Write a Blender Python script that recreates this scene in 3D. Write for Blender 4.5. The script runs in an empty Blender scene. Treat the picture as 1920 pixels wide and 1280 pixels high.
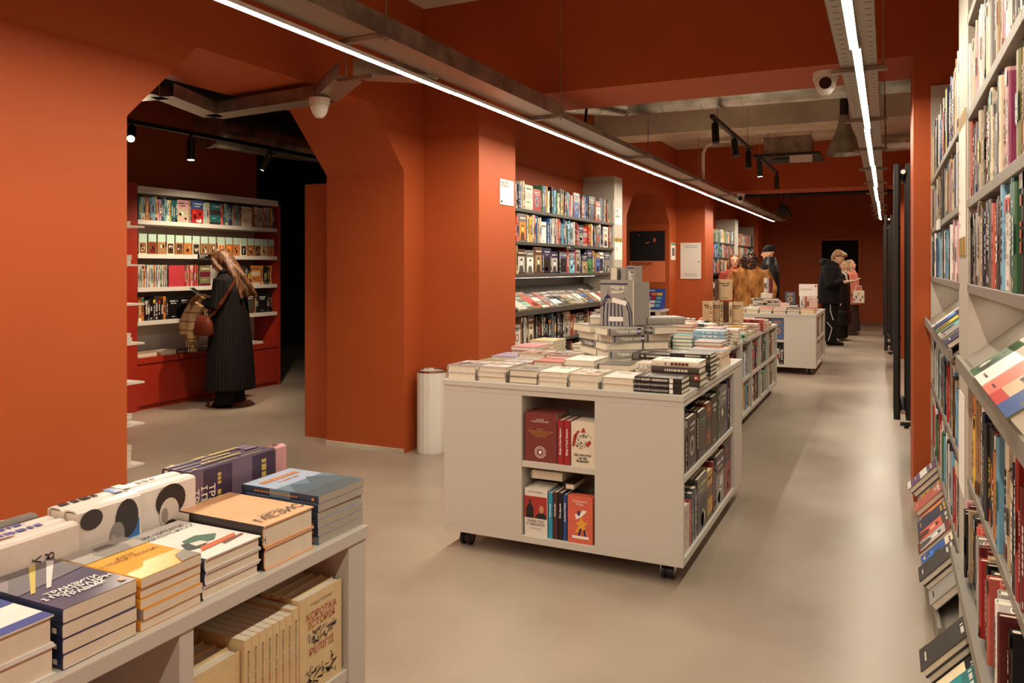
import bpy, bmesh, math, random
from mathutils import Vector, Matrix
R = random.Random(11)
C = bpy.context.scene.collection
PI = math.pi
# ------------------------------------------------------------------ camera frame
FPX, HY, CH = 1480.0, 501.0, 1.45
PSI = math.atan2(704, FPX)
FW = (-math.sin(PSI), math.cos(PSI)); RT = (math.cos(PSI), math.sin(PSI))
def proj(p):
    d = p[0]*FW[0]+p[1]*FW[1]; r = p[0]*RT[0]+p[1]*RT[1]
    d = max(d, .05)
    return (960+FPX*r/d, HY-FPX*(p[2]-CH)/d)
cam = bpy.data.cameras.new('camera'); co = bpy.data.objects.new('camera', cam); C.objects.link(co)
co.location = (0, 0, CH); co.rotation_euler = (PI/2, 0, PSI)
cam.sensor_width = 36; cam.lens = FPX/1920*36; cam.shift_y = (HY-640)/1920.0
cam.clip_start = .02; cam.clip_end = 200
bpy.context.scene.camera = co
# ------------------------------------------------------------------ colours and materials
def lin(c):
    if isinstance(c, str):
        c = c.lstrip('#'); c = [int(c[i:i+2], 16)/255 for i in (0, 2, 4)]
    return tuple((x/12.92 if x <= .04045 else ((x+.055)/1.055)**2.4) for x in c[:3])
M = {}
def nd(nt, typ, **kw):
    n = nt.nodes.new(typ)
    for k, v in kw.items():
        if k.startswith('i_'): n.inputs[k[2:].replace('_', ' ')].default_value = v
        else: setattr(n, k, v)
    return n
def mat(name, col=(.8,.8,.8), rough=.5, metal=0., spec=.5, emit=None, estr=0., raw=False):
    m = bpy.data.materials.new(name); m.use_nodes = True
    b = m.node_tree.nodes['Principled BSDF']
    c = col if raw else lin(col)
    b.inputs['Base Color'].default_value = (*c, 1)
    b.inputs['Roughness'].default_value = rough; b.inputs['Metallic'].default_value = metal
    b.inputs['Specular IOR Level'].default_value = spec
    if emit: b.inputs['Emission Color'].default_value = (*emit, 1); b.inputs['Emission Strength'].default_value = estr
    M[name] = m
    return m
def noise_mix(m, c1, c2, scale=3., detail=4., lo=.35, hi=.65, bump=0., stretch=None, rough=None, coord='Object'):
    nt = m.node_tree; b = nt.nodes['Principled BSDF']
    tc = nd(nt, 'ShaderNodeTexCoord'); mp = nd(nt, 'ShaderNodeMapping')
    if stretch: mp.inputs['Scale'].default_value = stretch
    no = nd(nt, 'ShaderNodeTexNoise'); no.inputs['Scale'].default_value = scale; no.inputs['Detail'].default_value = detail
    cr = nd(nt, 'ShaderNodeValToRGB')
    cr.color_ramp.elements[0].position = lo; cr.color_ramp.elements[1].position = hi
    cr.color_ramp.elements[0].color = (*c1, 1); cr.color_ramp.elements[1].color = (*c2, 1)
    L = nt.links.new
    L(tc.outputs[coord], mp.inputs[0]); L(mp.outputs[0], no.inputs['Vector']); L(no.outputs['Fac'], cr.inputs[0]); L(cr.outputs[0], b.inputs['Base Color'])
    if bump:
        bp = nd(nt, 'ShaderNodeBump'); bp.inputs['Strength'].default_value = bump; bp.inputs['Distance'].default_value = .01
        L(no.outputs['Fac'], bp.inputs['Height']); L(bp.outputs[0], b.inputs['Normal'])
    if rough:
        mr = nd(nt, 'ShaderNodeMapRange'); mr.inputs['To Min'].default_value = rough[0]; mr.inputs['To Max'].default_value = rough[1]
        L(no.outputs['Fac'], mr.inputs['Value']); L(mr.outputs[0], b.inputs['Roughness'])
    return m
RED1, RED2 = (.43, .085, .021), (.46, .094, .025)
noise_mix(mat('red_paint', rough=.55, spec=.25), RED1, RED2, scale=1.3, detail=5)
noise_mix(mat('dark_red_lacquer', rough=.35, spec=.4), (.36, .028, .012), (.39, .032, .014), scale=2)
fl = noise_mix(mat('floor_screed', rough=.4, spec=.45), (.265, .212, .162), (.445, .372, .295), scale=.9, detail=12, lo=.3, hi=.72, rough=(.22, .45))
mat('white_laminate', (.60, .575, .515), .38, spec=.4, raw=True)
mat('white_metal', '#e6e0d6', .35, spec=.5)
mat('cream_paint', '#bdb5a8', .5)
mat('grey_shelf', '#857e73', .45, metal=.0)
mat('dark_grey_shelf', '#45433f', .45)
mat('anthracite', '#2c2b2a', .4, metal=.3)
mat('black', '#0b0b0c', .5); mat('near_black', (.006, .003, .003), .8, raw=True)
mat('rubber', '#101010', .45); mat('chrome', '#c8c4be', .22, metal=1.)
noise_mix(mat('steel', rough=.4, metal=.85), lin('#8f8a82'), lin('#b5afa5'), scale=7, detail=6)
noise_mix(mat('duct', rough=.27, metal=.9), lin('#a39d94'), lin('#d6d1c8'), scale=5, detail=4)
noise_mix(mat('concrete', rough=.9), lin('#b3a790'), lin('#e6dcc8'), scale=1.7, detail=9, lo=.3, hi=.72, bump=.4)
mat('page', '#e9dfcb', .85, spec=.1); mat('paper', '#f0ece4', .7)
mat('led_on', '#ffffff', .5, emit=(1., .87, .68), estr=70.)
mat('under_led', '#ffffff', .5, emit=(1., .82, .62), estr=7.)
mat('led_on_aisle', '#ffffff', .5, emit=(1., .87, .68), estr=45.)
mat('lens_on', '#ffffff', .5, emit=(1., .86, .70), estr=30.)
mat('housing', '#e8e6e2', .4); mat('plastic_white', '#e6e2da', .35)
mat('smoke_glass', '#151517', .12); mat('yellow', '#e3a812', .5)
mat('skin', '#dcae90', .5, spec=.3); mat('lip', '#a8594c', .5); mat('eye_dark', '#2a1d16', .3)
def perforated(name, base, px, py, hx, hy, metal=.85):
    """sheet metal with a regular grid of punched slots (object space x,y)"""
    m = mat(name, base, .42, metal=metal); nt = m.node_tree; L = nt.links.new
    b = nt.nodes['Principled BSDF']; out = nt.nodes['Material Output']
    tc = nd(nt, 'ShaderNodeTexCoord'); sp = nd(nt, 'ShaderNodeSeparateXYZ'); L(tc.outputs['UV'], sp.inputs[0])
    fs = []
    for ax, p, h in (('X', px, hx), ('Y', py, hy)):
        a = nd(nt, 'ShaderNodeMath', operation='DIVIDE'); a.inputs[1].default_value = p; L(sp.outputs[ax], a.inputs[0])
        f = nd(nt, 'ShaderNodeMath', operation='FRACT'); L(a.outputs[0], f.inputs[0])
        s = nd(nt, 'ShaderNodeMath', operation='SUBTRACT'); s.inputs[1].default_value = .5; L(f.outputs[0], s.inputs[0])
        q = nd(nt, 'ShaderNodeMath', operation='ABSOLUTE'); L(s.outputs[0], q.inputs[0])
        l = nd(nt, 'ShaderNodeMath', operation='LESS_THAN'); l.inputs[1].default_value = h/2; L(q.outputs[0], l.inputs[0]); fs.append(l)
    mu = nd(nt, 'ShaderNodeMath', operation='MULTIPLY'); L(fs[0].outputs[0], mu.inputs[0]); L(fs[1].outputs[0], mu.inputs[1])
    iv = nd(nt, 'ShaderNodeMath', operation='SUBTRACT'); iv.inputs[0].default_value = 1; L(mu.outputs[0], iv.inputs[1])
    L(iv.outputs[0], b.inputs['Alpha'])
    return m
perforated('perforated_steel', '#b3ada2', .045, .030, .5, .28)
def colour_attr(name, rough=.42, spec=.4, bump=0, var=0.0):
    m = mat(name, rough=rough, spec=spec); nt = m.node_tree; L = nt.links.new; b = nt.nodes['Principled BSDF']
    a = nd(nt, 'ShaderNodeAttribute', attribute_name='Col')
    src = a.outputs['Color']
    if var:
        tc = nd(nt, 'ShaderNodeTexCoord'); no = nd(nt, 'ShaderNodeTexNoise'); no.inputs['Scale'].default_value = 38; no.inputs['Detail'].default_value = 5
        L(tc.outputs['Object'], no.inputs['Vector'])
        mr = nd(nt, 'ShaderNodeMapRange'); mr.inputs['From Min'].default_value = .3; mr.inputs['From Max'].default_value = .7
        mr.inputs['To Min'].default_value = 1-var; mr.inputs['To Max'].default_value = 1.0; L(no.outputs['Fac'], mr.inputs['Value'])
        mx = nd(nt, 'ShaderNodeVectorMath', operation='SCALE'); L(src, mx.inputs[0]); L(mr.outputs[0], mx.inputs['Scale']); src = mx.outputs[0]
    L(src, b.inputs['Base Color']); return m
colour_attr('print', .36, .45, var=.12)
colour_attr('printed_page', .85, .1, var=.1)
colour_attr('cloth', .9, .1, var=.15)
# ------------------------------------------------------------------ mesh helper
class MB:
    def __init__(s, o=(0, 0, 0)): s.v = []; s.f = []; s.m = []; s.c = []; s.mats = []; s.o = Vector(o); s.cur = 0; s.col = (1, 1, 1); s.T = None
    def use(s, name):
        if name not in s.mats: s.mats.append(name)
        s.cur = s.mats.index(name); return s
    def add(s, vs, fs):
        n = len(s.v)
        for p in vs:
            p = Vector(p)
            if s.T is not None: p = s.T @ p
            s.v.append(p)
        for f in fs: s.f.append([n+i for i in f]); s.m.append(s.cur); s.c.append(s.col)
        return s
    def box(s, x0, x1, y0, y1, z0, z1):
        if x0 > x1: x0, x1 = x1, x0
        if y0 > y1: y0, y1 = y1, y0
        if z0 > z1: z0, z1 = z1, z0
        return s.add([(x, y, z) for z in (z0, z1) for x, y in ((x0, y0), (x1, y0), (x1, y1), (x0, y1))],
                     [(3, 2, 1, 0), (4, 5, 6, 7), (0, 1, 5, 4), (1, 2, 6, 5), (2, 3, 7, 6), (3, 0, 4, 7)])
    def prism(s, poly, a, b, axis='x'):
        """convex outline in the two other axes, extruded from a to b"""
        def P(u, v, w): return {'x': (w, u, v), 'y': (u, w, v), 'z': (u, v, w)}[axis]
        n = len(poly)
        vs = [P(u, v, a) for u, v in poly]+[P(u, v, b) for u, v in poly]
        ar = sum(poly[i][0]*poly[(i+1) % n][1]-poly[(i+1) % n][0]*poly[i][1] for i in range(n))
        flip = (ar > 0) != (b > a)
        if axis == 'y': flip = not flip
        fs = [list(range(n))[::-1], [n+i for i in range(n)]]+[(i, (i+1) % n, n+(i+1) % n, n+i) for i in range(n)]
        if flip: fs = [list(f)[::-1] for f in fs]
        return s.add(vs, fs)
    def cyl(s, p0, p1, r, n=12, r1=None, caps=True):
        p0, p1 = Vector(p0), Vector(p1); d = (p1-p0).normalized(); r1 = r if r1 is None else r1
        a = d.orthogonal().normalized(); b = d.cross(a)
        vs = [p0+(a*math.cos(2*PI*i/n)+b*math.sin(2*PI*i/n))*r for i in range(n)]+[p1+(a*math.cos(2*PI*i/n)+b*math.sin(2*PI*i/n))*r1 for i in range(n)]
        fs = [(i, (i+1) % n, n+(i+1) % n, n+i) for i in range(n)]
        if caps: fs += [list(range(n))[::-1], [n+i for i in range(n)]]
        return s.add(vs, fs)
    def rings(s, rs, caps=True):
        """rs: list of (centre, A, B) ellipse rings"""
        n = 16; vs = []
        for c, A, B in rs:
            c, A, B = Vector(c), Vector(A), Vector(B)
            vs += [c+A*math.cos(2*PI*i/n)+B*math.sin(2*PI*i/n) for i in range(n)]
        fs = [(k*n+i, k*n+(i+1) % n, (k+1)*n+(i+1) % n, (k+1)*n+i) for k in range(len(rs)-1) for i in range(n)]
        if caps: fs += [list(range(n))[::-1], [(len(rs)-1)*n+i for i in range(n)]]
        return s.add(vs, fs)
    def tube(s, pts, rad, flat=1., side=None, caps=True):
        pts = [Vector(p) for p in pts]; rs = []
        prev = None
        for i, p in enumerate(pts):
            d = (pts[min(i+1, len(pts)-1)]-pts[max(i-1, 0)]).normalized()
            a = (Vector(side)-Vector(side).dot(d)*d).normalized() if side else (prev-prev.dot(d)*d).normalized() if prev is not None else d.orthogonal().normalized()
            prev = a; b = d.cross(a); r = rad[i] if isinstance(rad, (list, tuple)) else rad
            rs.append((p, a*r, b*r*flat))
        return s.rings(rs, caps)
    def ball(s, c, rx, ry, rz, n=12, k=8, z0=-1, z1=1):
        rs = []
        for i in range(k+1):
            t = -PI/2+PI*i/k; z = math.sin(t)
            rr = max(math.cos(t), .02); rs.append(((c[0], c[1], c[2]+rz*z), (rx*rr, 0, 0), (0, ry*rr, 0)))
        return s.rings(rs)
    def build(s, name, mats=None, parent=None, loc=None, smooth=False, bevel=0):
        me = bpy.data.meshes.new(name); o = Vector(loc) if loc is not None else s.o
        me.from_pydata([tuple(p-o) for p in s.v], [], s.f)
        names = s.mats or ([mats] if isinstance(mats, str) else mats or ['cream_paint'])
        for n in names: me.materials.append(M[n])
        for p, m in zip(me.polygons, s.m): p.material_index = min(m, len(names)-1); p.use_smooth = smooth
        if any(n in ('print', 'printed_page', 'cloth') for n in names):
            ca = me.color_attributes.new('Col', 'FLOAT_COLOR', 'CORNER'); buf = []
            for p, c in zip(me.polygons, s.c): buf += [c[0], c[1], c[2], 1.]*p.loop_total
            ca.data.foreach_set('color', buf)
        if smooth == 'auto': pass
        ob = bpy.data.objects.new(name, me); C.objects.link(ob)
        if parent is None: ob.location = o
        else: ob.parent = parent
        if bevel:
            bv = ob.modifiers.new('edge', 'BEVEL'); bv.width = bevel; bv.segments = 2; bv.limit_method = 'ANGLE'; bv.angle_limit = .6
        return ob
def tag(o, label=None, cat=None, group=None, kind=None):
    if label: o['label'] = label
    if cat: o['category'] = cat
    if group: o['group'] = group
    if kind: o['kind'] = kind
    return o
def thing(name, label, cat, loc=(0, 0, 0), group=None):
    o = bpy.data.objects.new(name, None); C.objects.link(o); o.location = loc; o.empty_display_size = .05
    return tag(o, label, cat, group)
def st(o): o['kind'] = 'structure'; return o
def part(mb, name, mats, parent, **kw):
    """mesh given in world coordinates, parented under a thing standing at parent.location"""
    return mb.build(name, mats, parent, loc=WL(parent), **kw)
def WL(p):
    v = Vector(p.location); q = p.parent
    while q: v += Vector(q.location); q = q.parent
    return v
TXT = {}
def text_mesh(body, size, font=None, bold=False, align='LEFT', line=1.0):
    k = (body, size, bold, align, line)
    if k in TXT: return TXT[k]
    cu = bpy.data.curves.new('t', 'FONT'); cu.body = body; cu.size = size; cu.align_x = align; cu.align_y = 'CENTER'; cu.space_line = line
    cu.resolution_u = 2
    if bold: cu.offset = size*.025
    ob = bpy.data.objects.new('t', cu); C.objects.link(ob)
    dg = bpy.context.evaluated_depsgraph_get(); me = bpy.data.meshes.new_from_object(ob.evaluated_get(dg))
    bpy.data.objects.remove(ob); TXT[k] = me
    return me
def text(body, size, origin, right, up, mname, parent, bold=False, align='LEFT', name='lettering', line=1.0, squeeze=1.0):
    """flat lettering; origin/right/up in world space (or in parent's local space when parent has rotation)"""
    me = text_mesh(body, size, bold=bold, align=align, line=line).copy()
    me.materials.clear(); me.materials.append(M[mname])
    r, u = Vector(right).normalized(), Vector(up).normalized(); n = r.cross(u)
    mt = Matrix(((r.x*squeeze, u.x, n.x, 0), (r.y*squeeze, u.y, n.y, 0), (r.z*squeeze, u.z, n.z, 0), (0, 0, 0, 1)))
    me.transform(Matrix.Translation(Vector(origin)) @ mt)
    ob = bpy.data.objects.new(name, me); C.objects.link(ob); ob.parent = parent
    return ob
def remesh(mb, name, mname, parent, voxel=.008, smooth=6, loc=None):
    o = mb.build(name, mname, None, loc=(0, 0, 0)); 
    r = o.modifiers.new('r', 'REMESH'); r.mode = 'VOXEL'; r.voxel_size = voxel
    s = o.modifiers.new('s', 'SMOOTH'); s.factor = .5; s.iterations = smooth
    dg = bpy.context.evaluated_depsgraph_get(); me = bpy.data.meshes.new_from_object(o.evaluated_get(dg))
    bpy.data.objects.remove(o)
    me.materials.clear(); me.materials.append(M[mname])
    for p in me.polygons: p.use_smooth = True
    ob = bpy.data.objects.new(name, me); C.objects.link(ob); ob.parent = parent
    return ob
# ------------------------------------------------------------------ books
NAMES = {'black': (22, 20, 22), 'charcoal': (58, 54, 54), 'grey': (125, 120, 115), 'silver grey': (175, 170, 165), 'white': (240, 236, 228), 'cream': (228, 212, 180),
         'beige': (200, 172, 135), 'brown': (96, 62, 42), 'tan': (168, 125, 82), 'dark red': (115, 28, 30), 'red': (195, 45, 42), 'coral': (226, 100, 82),
         'orange': (230, 130, 50), 'yellow': (236, 190, 50), 'olive': (122, 122, 62), 'green': (62, 120, 74), 'mint': (160, 205, 180), 'teal': (40, 125, 130),
         'sky blue': (110, 175, 210), 'blue': (48, 92, 165), 'navy': (34, 40, 82), 'purple': (95, 62, 112), 'pink': (225, 165, 170), 'magenta': (180, 50, 110), 'slate blue': (92, 108, 128)}
PAL = {k: tuple(c/255 for c in v) for k, v in NAMES.items()}
def P(name, j=0.): 
    c = PAL[name]; k = 1+R.uniform(-j, j); return tuple(min(1, x*k) for x in c)
ORD = ['zeroth', 'first', 'second', 'third', 'fourth', 'fifth', 'sixth', 'seventh', 'eighth', 'ninth', 'tenth', 'eleventh', 'twelfth', 'thirteenth', 'fourteenth', 'fifteenth', 'sixteenth', 'seventeenth', 'eighteenth', 'nineteenth', 'twentieth']
def ordn(n):
    if n <= 20: return ORD[n]
    t = {2: 'twenty', 3: 'thirty', 4: 'forty', 5: 'fifty', 6: 'sixty', 7: 'seventy', 8: 'eighty', 9: 'ninety'}[n//10]
    return t[:-1]+'ieth' if n % 10 == 0 else t+'-'+ORD[n % 10]
BOOKS = []
def book(t, w, h, X, Y, Z, centre, cols, where, group, wt=1., faces='s', art=None, soft=False, rec=None, parts=False, name=None, hero=None, page='#e9dfcb'):
    """t thick, w wide, h tall; X front-cover normal, -Y spine normal, Z head of the text (world directions)"""
    X, Y, Z, centre = Vector(X), Vector(Y), Vector(Z), Vector(centre)
    ar = 0.
    for n, (a, b), ok in ((-Y, (X*t/2, Z*h/2), 's' in faces), (X, (Y*w/2, Z*h/2), 'f' in faces), (-X, (Y*w/2, Z*h/2), 'b' in faces), (Z, (X*t/2, Y*w/2), 't' in faces), (-Z, (X*t/2, Y*w/2), 'u' in faces), (Y, (X*t/2, Z*h/2), 'e' in faces)):
        if not ok: continue
        d = {'s': w/2, 'f': t/2, 't': h/2}
        off = n*(w/2 if abs(n.dot(Y)) > .5 else t/2 if abs(n.dot(X)) > .5 else h/2)
        q = [proj(centre+off+sa*a+sb*b) for sa, sb in ((-1, -1), (1, -1), (1, 1), (-1, 1))]
        if (Vector((0, 0, CH))-centre-off).dot(n) <= 0: continue
        q = [(min(max(x, 0), 1920), min(max(y, 0), 1280)) for x, y in q]
        ar += abs(sum(q[i][0]*q[(i+1) % 4][1]-q[(i+1) % 4][0]*q[i][1] for i in range(4)))/2
    BOOKS.append(dict(t=t, w=w, h=h, M=Matrix((X, Y, Z)).transposed(), c=centre, cols=cols, where=where, group=group, score=ar*wt, art=art, soft=soft, parts=parts, name=name, hero=hero, page=page, seed=len(BOOKS)))
    return BOOKS[-1]
def art_on(mb, o, U, V, N, kind, cols, rnd, k=1):
    """printed design on a cover face; (o,U,V) span the face"""
    o, U, V, N = Vector(o), Vector(U), Vector(V), Vector(N)
    asp = U.length/max(V.length, 1e-4)
    def pol(pts, c, off=.0004*k):
        mb.col = lin(c); vs = [o+U*u+V*v+N*off for u, v in pts]
        e = (vs[1]-vs[0]).cross(vs[2]-vs[0])
        idx = list(range(len(vs))); mb.add(vs, [idx if e.dot(N) > 0 else idx[::-1]])
    def rc(u0, v0, u1, v1, c, off=.0004*k): pol([(u0, v0), (u1, v0), (u1, v1), (u0, v1)], c, off)
    def dash(u0, u1, v, hh, c, off=.0008*k):
        u = u0
        while u < u1:
            ln = rnd.uniform(.5, 1.0)*hh/asp; e = min(u+ln, u1)
            if rnd.random() > .14: rc(u, v-hh/2, e, v+hh/2, c, off)
            u = e+.22*hh/asp
    base, ink, acc = cols[0], cols[1], cols[2]
    if kind == 'title':
        dash(.15, .85, .8, .06, ink); dash(.25, .75, .7, .05, ink); dash(.3, .7, .1, .025, ink)
    elif kind == 'photo':
        rc(.0, .0, 1, .62, acc); 
        for _ in range(5):
            cx, cy, r = rnd.uniform(.2, .8), rnd.uniform(.1, .5), rnd.uniform(.08, .2)
            pol([(min(max(cx+r*math.cos(a)*rnd.uniform(.6, 1.2), 0), 1), min(max(cy+r*asp*math.sin(a)*rnd.uniform(.6, 1.2), 0), .62)) for a in [i*PI/4 for i in range(8)]], rnd.choice([base, ink, tuple(x*.5 for x in acc), tuple(min(1, x*1.4) for x in acc)]), .0006*k)
        dash(.12, .88, .85, .06, ink); dash(.2, .7, .74, .04, ink)
    elif kind == 'portrait':
        rc(.08, .06, .92, .7, acc)
        sk = tuple(min(1, x*1.5+.12) for x in acc)
        pol([(.2, .06), (.8, .06), (.72, .28), (.6, .34), (.4, .34), (.28, .28)], ink if sum(ink) < 1.5 else tuple(x*.4 for x in acc), .0006*k)
        pol([(.5+.13*math.cos(a), .46+.13*1.25*asp*math.sin(a)) for a in [i*PI/6 for i in range(12)]], sk, .0008*k)
        pol([(.5+.14*math.cos(a), .52+.13*asp*math.sin(a)) for a in [i*PI/6 for i in range(7)]], tuple(x*.3 for x in acc), .001*k)
        dash(.12, .88, .84, .06, ink)
    elif kind == 'circle':
        pol([(.5+.26*math.cos(a), .42+.26*asp*math.sin(a)) for a in [i*PI/10 for i in range(20)]], acc)
        pol([(.5+.16*math.cos(a), .42+.16*asp*math.sin(a)) for a in [i*PI/8 for i in range(16)]], base, .0006*k)
        dash(.15, .85, .84, .055, ink); dash(.25, .75, .74, .04, ink)
    elif kind == 'bands':
        rc(0, .45, 1, .7, acc); rc(0, 0, 1, .12, acc); dash(.1, .9, .85, .06, ink); dash(.1, .6, .3, .04, ink)
    elif kind == 'scene':
        rc(0, 0, 1, .3, tuple(x*.55 for x in acc)); rc(0, .3, 1, .55, acc)
        pol([(0, .3), (.25, .52), (.45, .38), (.7, .6), (1, .35), (1, .2), (0, .2)], tuple(x*.7 for x in acc), .0006*k)
        dash(.12, .88, .82, .08, ink); dash(.3, .7, .7, .035, ink)
def book_geo(b, mc, mp):
    """mc: MB for the cover, mp: MB for the page block (may be the same)"""
    rnd = random.Random(b['seed']*7+3)
    t, w, h = b['t'], b['w'], b['h']; cols = b['cols']
    bd = .0007 if b['soft'] else .0026; inn = 0 if b['soft'] else .003
    T = Matrix.Translation(b['c']) @ b['M'].to_4x4() if b.get('bake') else None
    mc.T = T; mp.T = T
    mc.use('print'); mc.col = lin(cols[0])
    bulge = 0 if b['soft'] else min(.004, t*.12)
    ys = -w/2
    out = [(t/2, w/2), (t/2, ys+bulge+.001), (t*.3, ys+bulge*.2), (0, ys), (-t*.3, ys+bulge*.2), (-t/2, ys+bulge+.001), (-t/2, w/2)]
    ins = [(t/2-bd, w/2), (t/2-bd, ys+bulge+bd+.001), (t*.28, ys+bulge*.2+bd), (0, ys+bd), (-t*.28, ys+bulge*.2+bd), (-t/2+bd, ys+bulge+bd+.001), (-t/2+bd, w/2)]
    n = len(out); vs = []
    for z in (-h/2, h/2):
        vs += [(x, y, z) for x, y in out]+[(x, y, z) for x, y in ins]
    N2 = 2*n; fs = []
    for i in range(n-1):
        fs.append((i+1, i, N2+i, N2+i+1)); fs.append((n+i, n+i+1, N2+n+i+1, N2+n+i))
        fs.append((i, i+1, n+i+1, n+i)); fs.append((N2+i+1, N2+i, N2+n+i, N2+n+i+1))
    fs.append((0, n, N2+n, N2)); fs.append((n-1, N2+n-1, N2+n-1+n, n+n-1))
    if len(cols) > 3:
        mc.add(vs, [f for i, f in enumerate(fs)]); 
        for i in range(4*1, 4*5):
            if (i % 4) == 0: mc.c[len(mc.c)-len(fs)+i] = lin(cols[3])
    else: mc.add(vs, fs)
    mp.use('printed_page'); mp.col = lin(b['page'])
    e = .0002
    mp.box(-t/2+bd+e, t/2-bd-e, ys+bulge+bd+e, w/2-inn-e, -h/2+inn+e, h/2-inn-e)
    mc.use('print')
    k = 1.0 if b['score'] > 900 else 2.0
    if b['art'] != 'none':
        # spine printing
        ink, acc = cols[1], cols[2]
        so, sU, sV = Vector((-t*.36, ys-.0002, -h/2)), Vector((t*.72, 0, 0)), Vector((0, 0, h))
        def rc(u0, v0, u1, v1, c, off):
            mc.col = lin(c); q = [so+sU*u+sV*v+Vector((0, -off, 0)) for u, v in ((u0, v0), (u1, v0), (u1, v1), (u0, v1))]
            mc.add(q, [(0, 1, 2, 3)])
        sty = rnd.randrange(5)
        if sty == 1: rc(-.18, .0, 1.18, .14, acc, .0008)
        if sty == 2: rc(-.18, .82, 1.18, .97, acc, .0008)
        if sty == 3: rc(-.18, .35, 1.18, .62, acc, .0008)
        v = rnd.uniform(.2, .34); v1 = rnd.uniform(.62, .9)
        hw = rnd.uniform(.22, .34); fine = b['parts'] and b['score'] > 5000
        if fine: hw = .13
        while v < v1:
            ln = rnd.uniform(.25, .8)*t*.5/h*1.2+.006
            if fine: ln = rnd.uniform(.3, .8)*.008/h
            if rnd.random() > .12: rc(.5-hw, v, .5+hw, min(v+ln, v1), ink, .0012*k)
            v += ln+(.28*t*.4/h+.002 if not fine else .0022/h)
        if rnd.random() < .5: rc(.25, .05, .75, .05+.5*t/h*.9, ink, .0012*k)
    if b['art'] and b['art'] not in ('none', 'plain'):
        art_on(mc, (t/2, -w/2+.002, -h/2), (0, w-.002, 0), (0, 0, h), (1, 0, 0), b['art'], cols, rnd, k)
    mc.T = None; mp.T = None
def cname(c): return min(NAMES, key=lambda k: sum((a-b)**2 for a, b in zip(PAL[k], c)))
PALS = {
 'mix': ['white', 'cream', 'beige', 'black', 'charcoal', 'grey', 'red', 'dark red', 'coral', 'orange', 'yellow', 'blue', 'navy', 'sky blue', 'teal', 'green', 'brown', 'white', 'cream', 'silver grey', 'charcoal'],
 'dark': ['black', 'charcoal', 'grey', 'black', 'charcoal', 'brown', 'dark red', 'navy', 'slate blue', 'tan', 'silver grey', 'white', 'red'],
 'bright': ['coral', 'orange', 'yellow', 'sky blue', 'teal', 'white', 'cream', 'navy', 'red', 'pink', 'green', 'blue', 'beige', 'tan', 'mint'],
 'pale': ['white', 'cream', 'silver grey', 'beige', 'white', 'cream', 'grey', 'pink', 'slate blue', 'tan'],
 'blackgold': ['black', 'black', 'charcoal', 'black', 'black', 'tan', 'brown', 'black', 'orange'],
 'vivid': ['red', 'navy', 'red', 'white', 'teal', 'silver grey', 'sky blue', 'white', 'grey', 'coral', 'yellow', 'dark red', 'yellow', 'navy', 'orange', 'white', 'blue', 'cream'],
}
def trio(base, j=.12):
    c = P(base, j); L = sum(c)/3; c = tuple(x*.84+L*.16*.92 for x in c)
    ink = R.choice([P('white'), P('cream'), P('yellow'), P('coral')]) if L < .5 else R.choice([P('black'), P('navy'), P('dark red'), P('charcoal')])
    if R.random() < .75: ink = P('white') if L < .5 else P('charcoal')
    return [c, ink, P(R.choice(PALS['mix']), .2)]
def row(o, d, out, length, hr, tr, pal, where, group, wt=1., face=.0, wr=(.13, .17), tops=False, lead=0, order=None, gap=.0015, runs=.15, facelen=None, jit=.012, arts=('photo', 'portrait', 'circle', 'title', 'bands', 'scene'), start=1, tag_end=''):
    """books standing on a shelf from o along d; out is where the spines look"""
    o, d, out = Vector(o), Vector(d).normalized(), Vector(out).normalized(); up = Vector((0, 0, 1))
    s = 0.; i = start; last = None
    Y = -out; X = Y.cross(up)
    while True:
        base = R.choice(PALS[pal]) if isinstance(pal, str) else pal[(i-1) % len(pal)]
        h = R.uniform(*hr); t = R.uniform(*tr); w = R.uniform(*wr)
        cols = trio(base)
        if last and R.random() < runs: base, h, t, w, cols = last
        last = (base, h, t, w, cols)
        if R.random() < face:
            if s+w > length: break
            book(t, w, h, out, up.cross(out), up, o+d*(s+w/2)+out*(-t/2-R.uniform(0, jit))+up*h/2, cols, '%s %s' % ('%s', where), group, wt, 'ft' if tops else 'f', R.choice(arts), rec=i)
            BOOKS[-1]['n'] = i; BOOKS[-1]['faceout'] = 1
            s += w+gap*3
        else:
            if s+t > length: break
            book(t, w, h, X, Y, up, o+d*(s+t/2)+out*(-w/2-R.uniform(0, jit))+up*h/2, cols, '%s %s' % ('%s', where), group, wt, 'st' if tops else 's', 'plain')
            BOOKS[-1]['n'] = i
            s += t+gap
        i += 1
    return i
def stack(x, y, z, n, t, w, h, base, where, group, yaw=0., parts=True, jit=.004, wt=1., flip='A', art='title', soft=False, cols=None, faces='fsu', page='#e9dfcb', same=True, count_top=True, hero=None):
    """flat pile; yaw=0: text up = +Y, spine -X (reader stands at -Y).  bottom to top"""
    zz = z
    for k in range(n):
        c = cols if (cols and same) else trio(base if isinstance(base, str) else base[k % len(base)], .05)
        a = yaw+R.uniform(-.012, .012)
        X = Vector((0, 0, 1)); Zd = Vector((-math.sin(a), math.cos(a), 0)); Y = Zd.cross(X)
        top = k == n-1; pos = n-k
        wh = '%s '+(('topmost' if top else 'lowest' if k == 0 else ordn(pos)+' from top') if n > 1 else 'lying alone')+' '+where
        ex = {} 
        book(t, w, h, X, Y, Zd, (x+R.uniform(-jit, jit), y+R.uniform(-jit, jit), zz+t/2), c, wh, group, wt*(1 if top else .5), faces, art if top else 'plain', soft, parts=parts, page=page, hero=hero if top else None)
        BOOKS[-1]['flat'] = 1
        zz += t+.0006
    return zz
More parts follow.
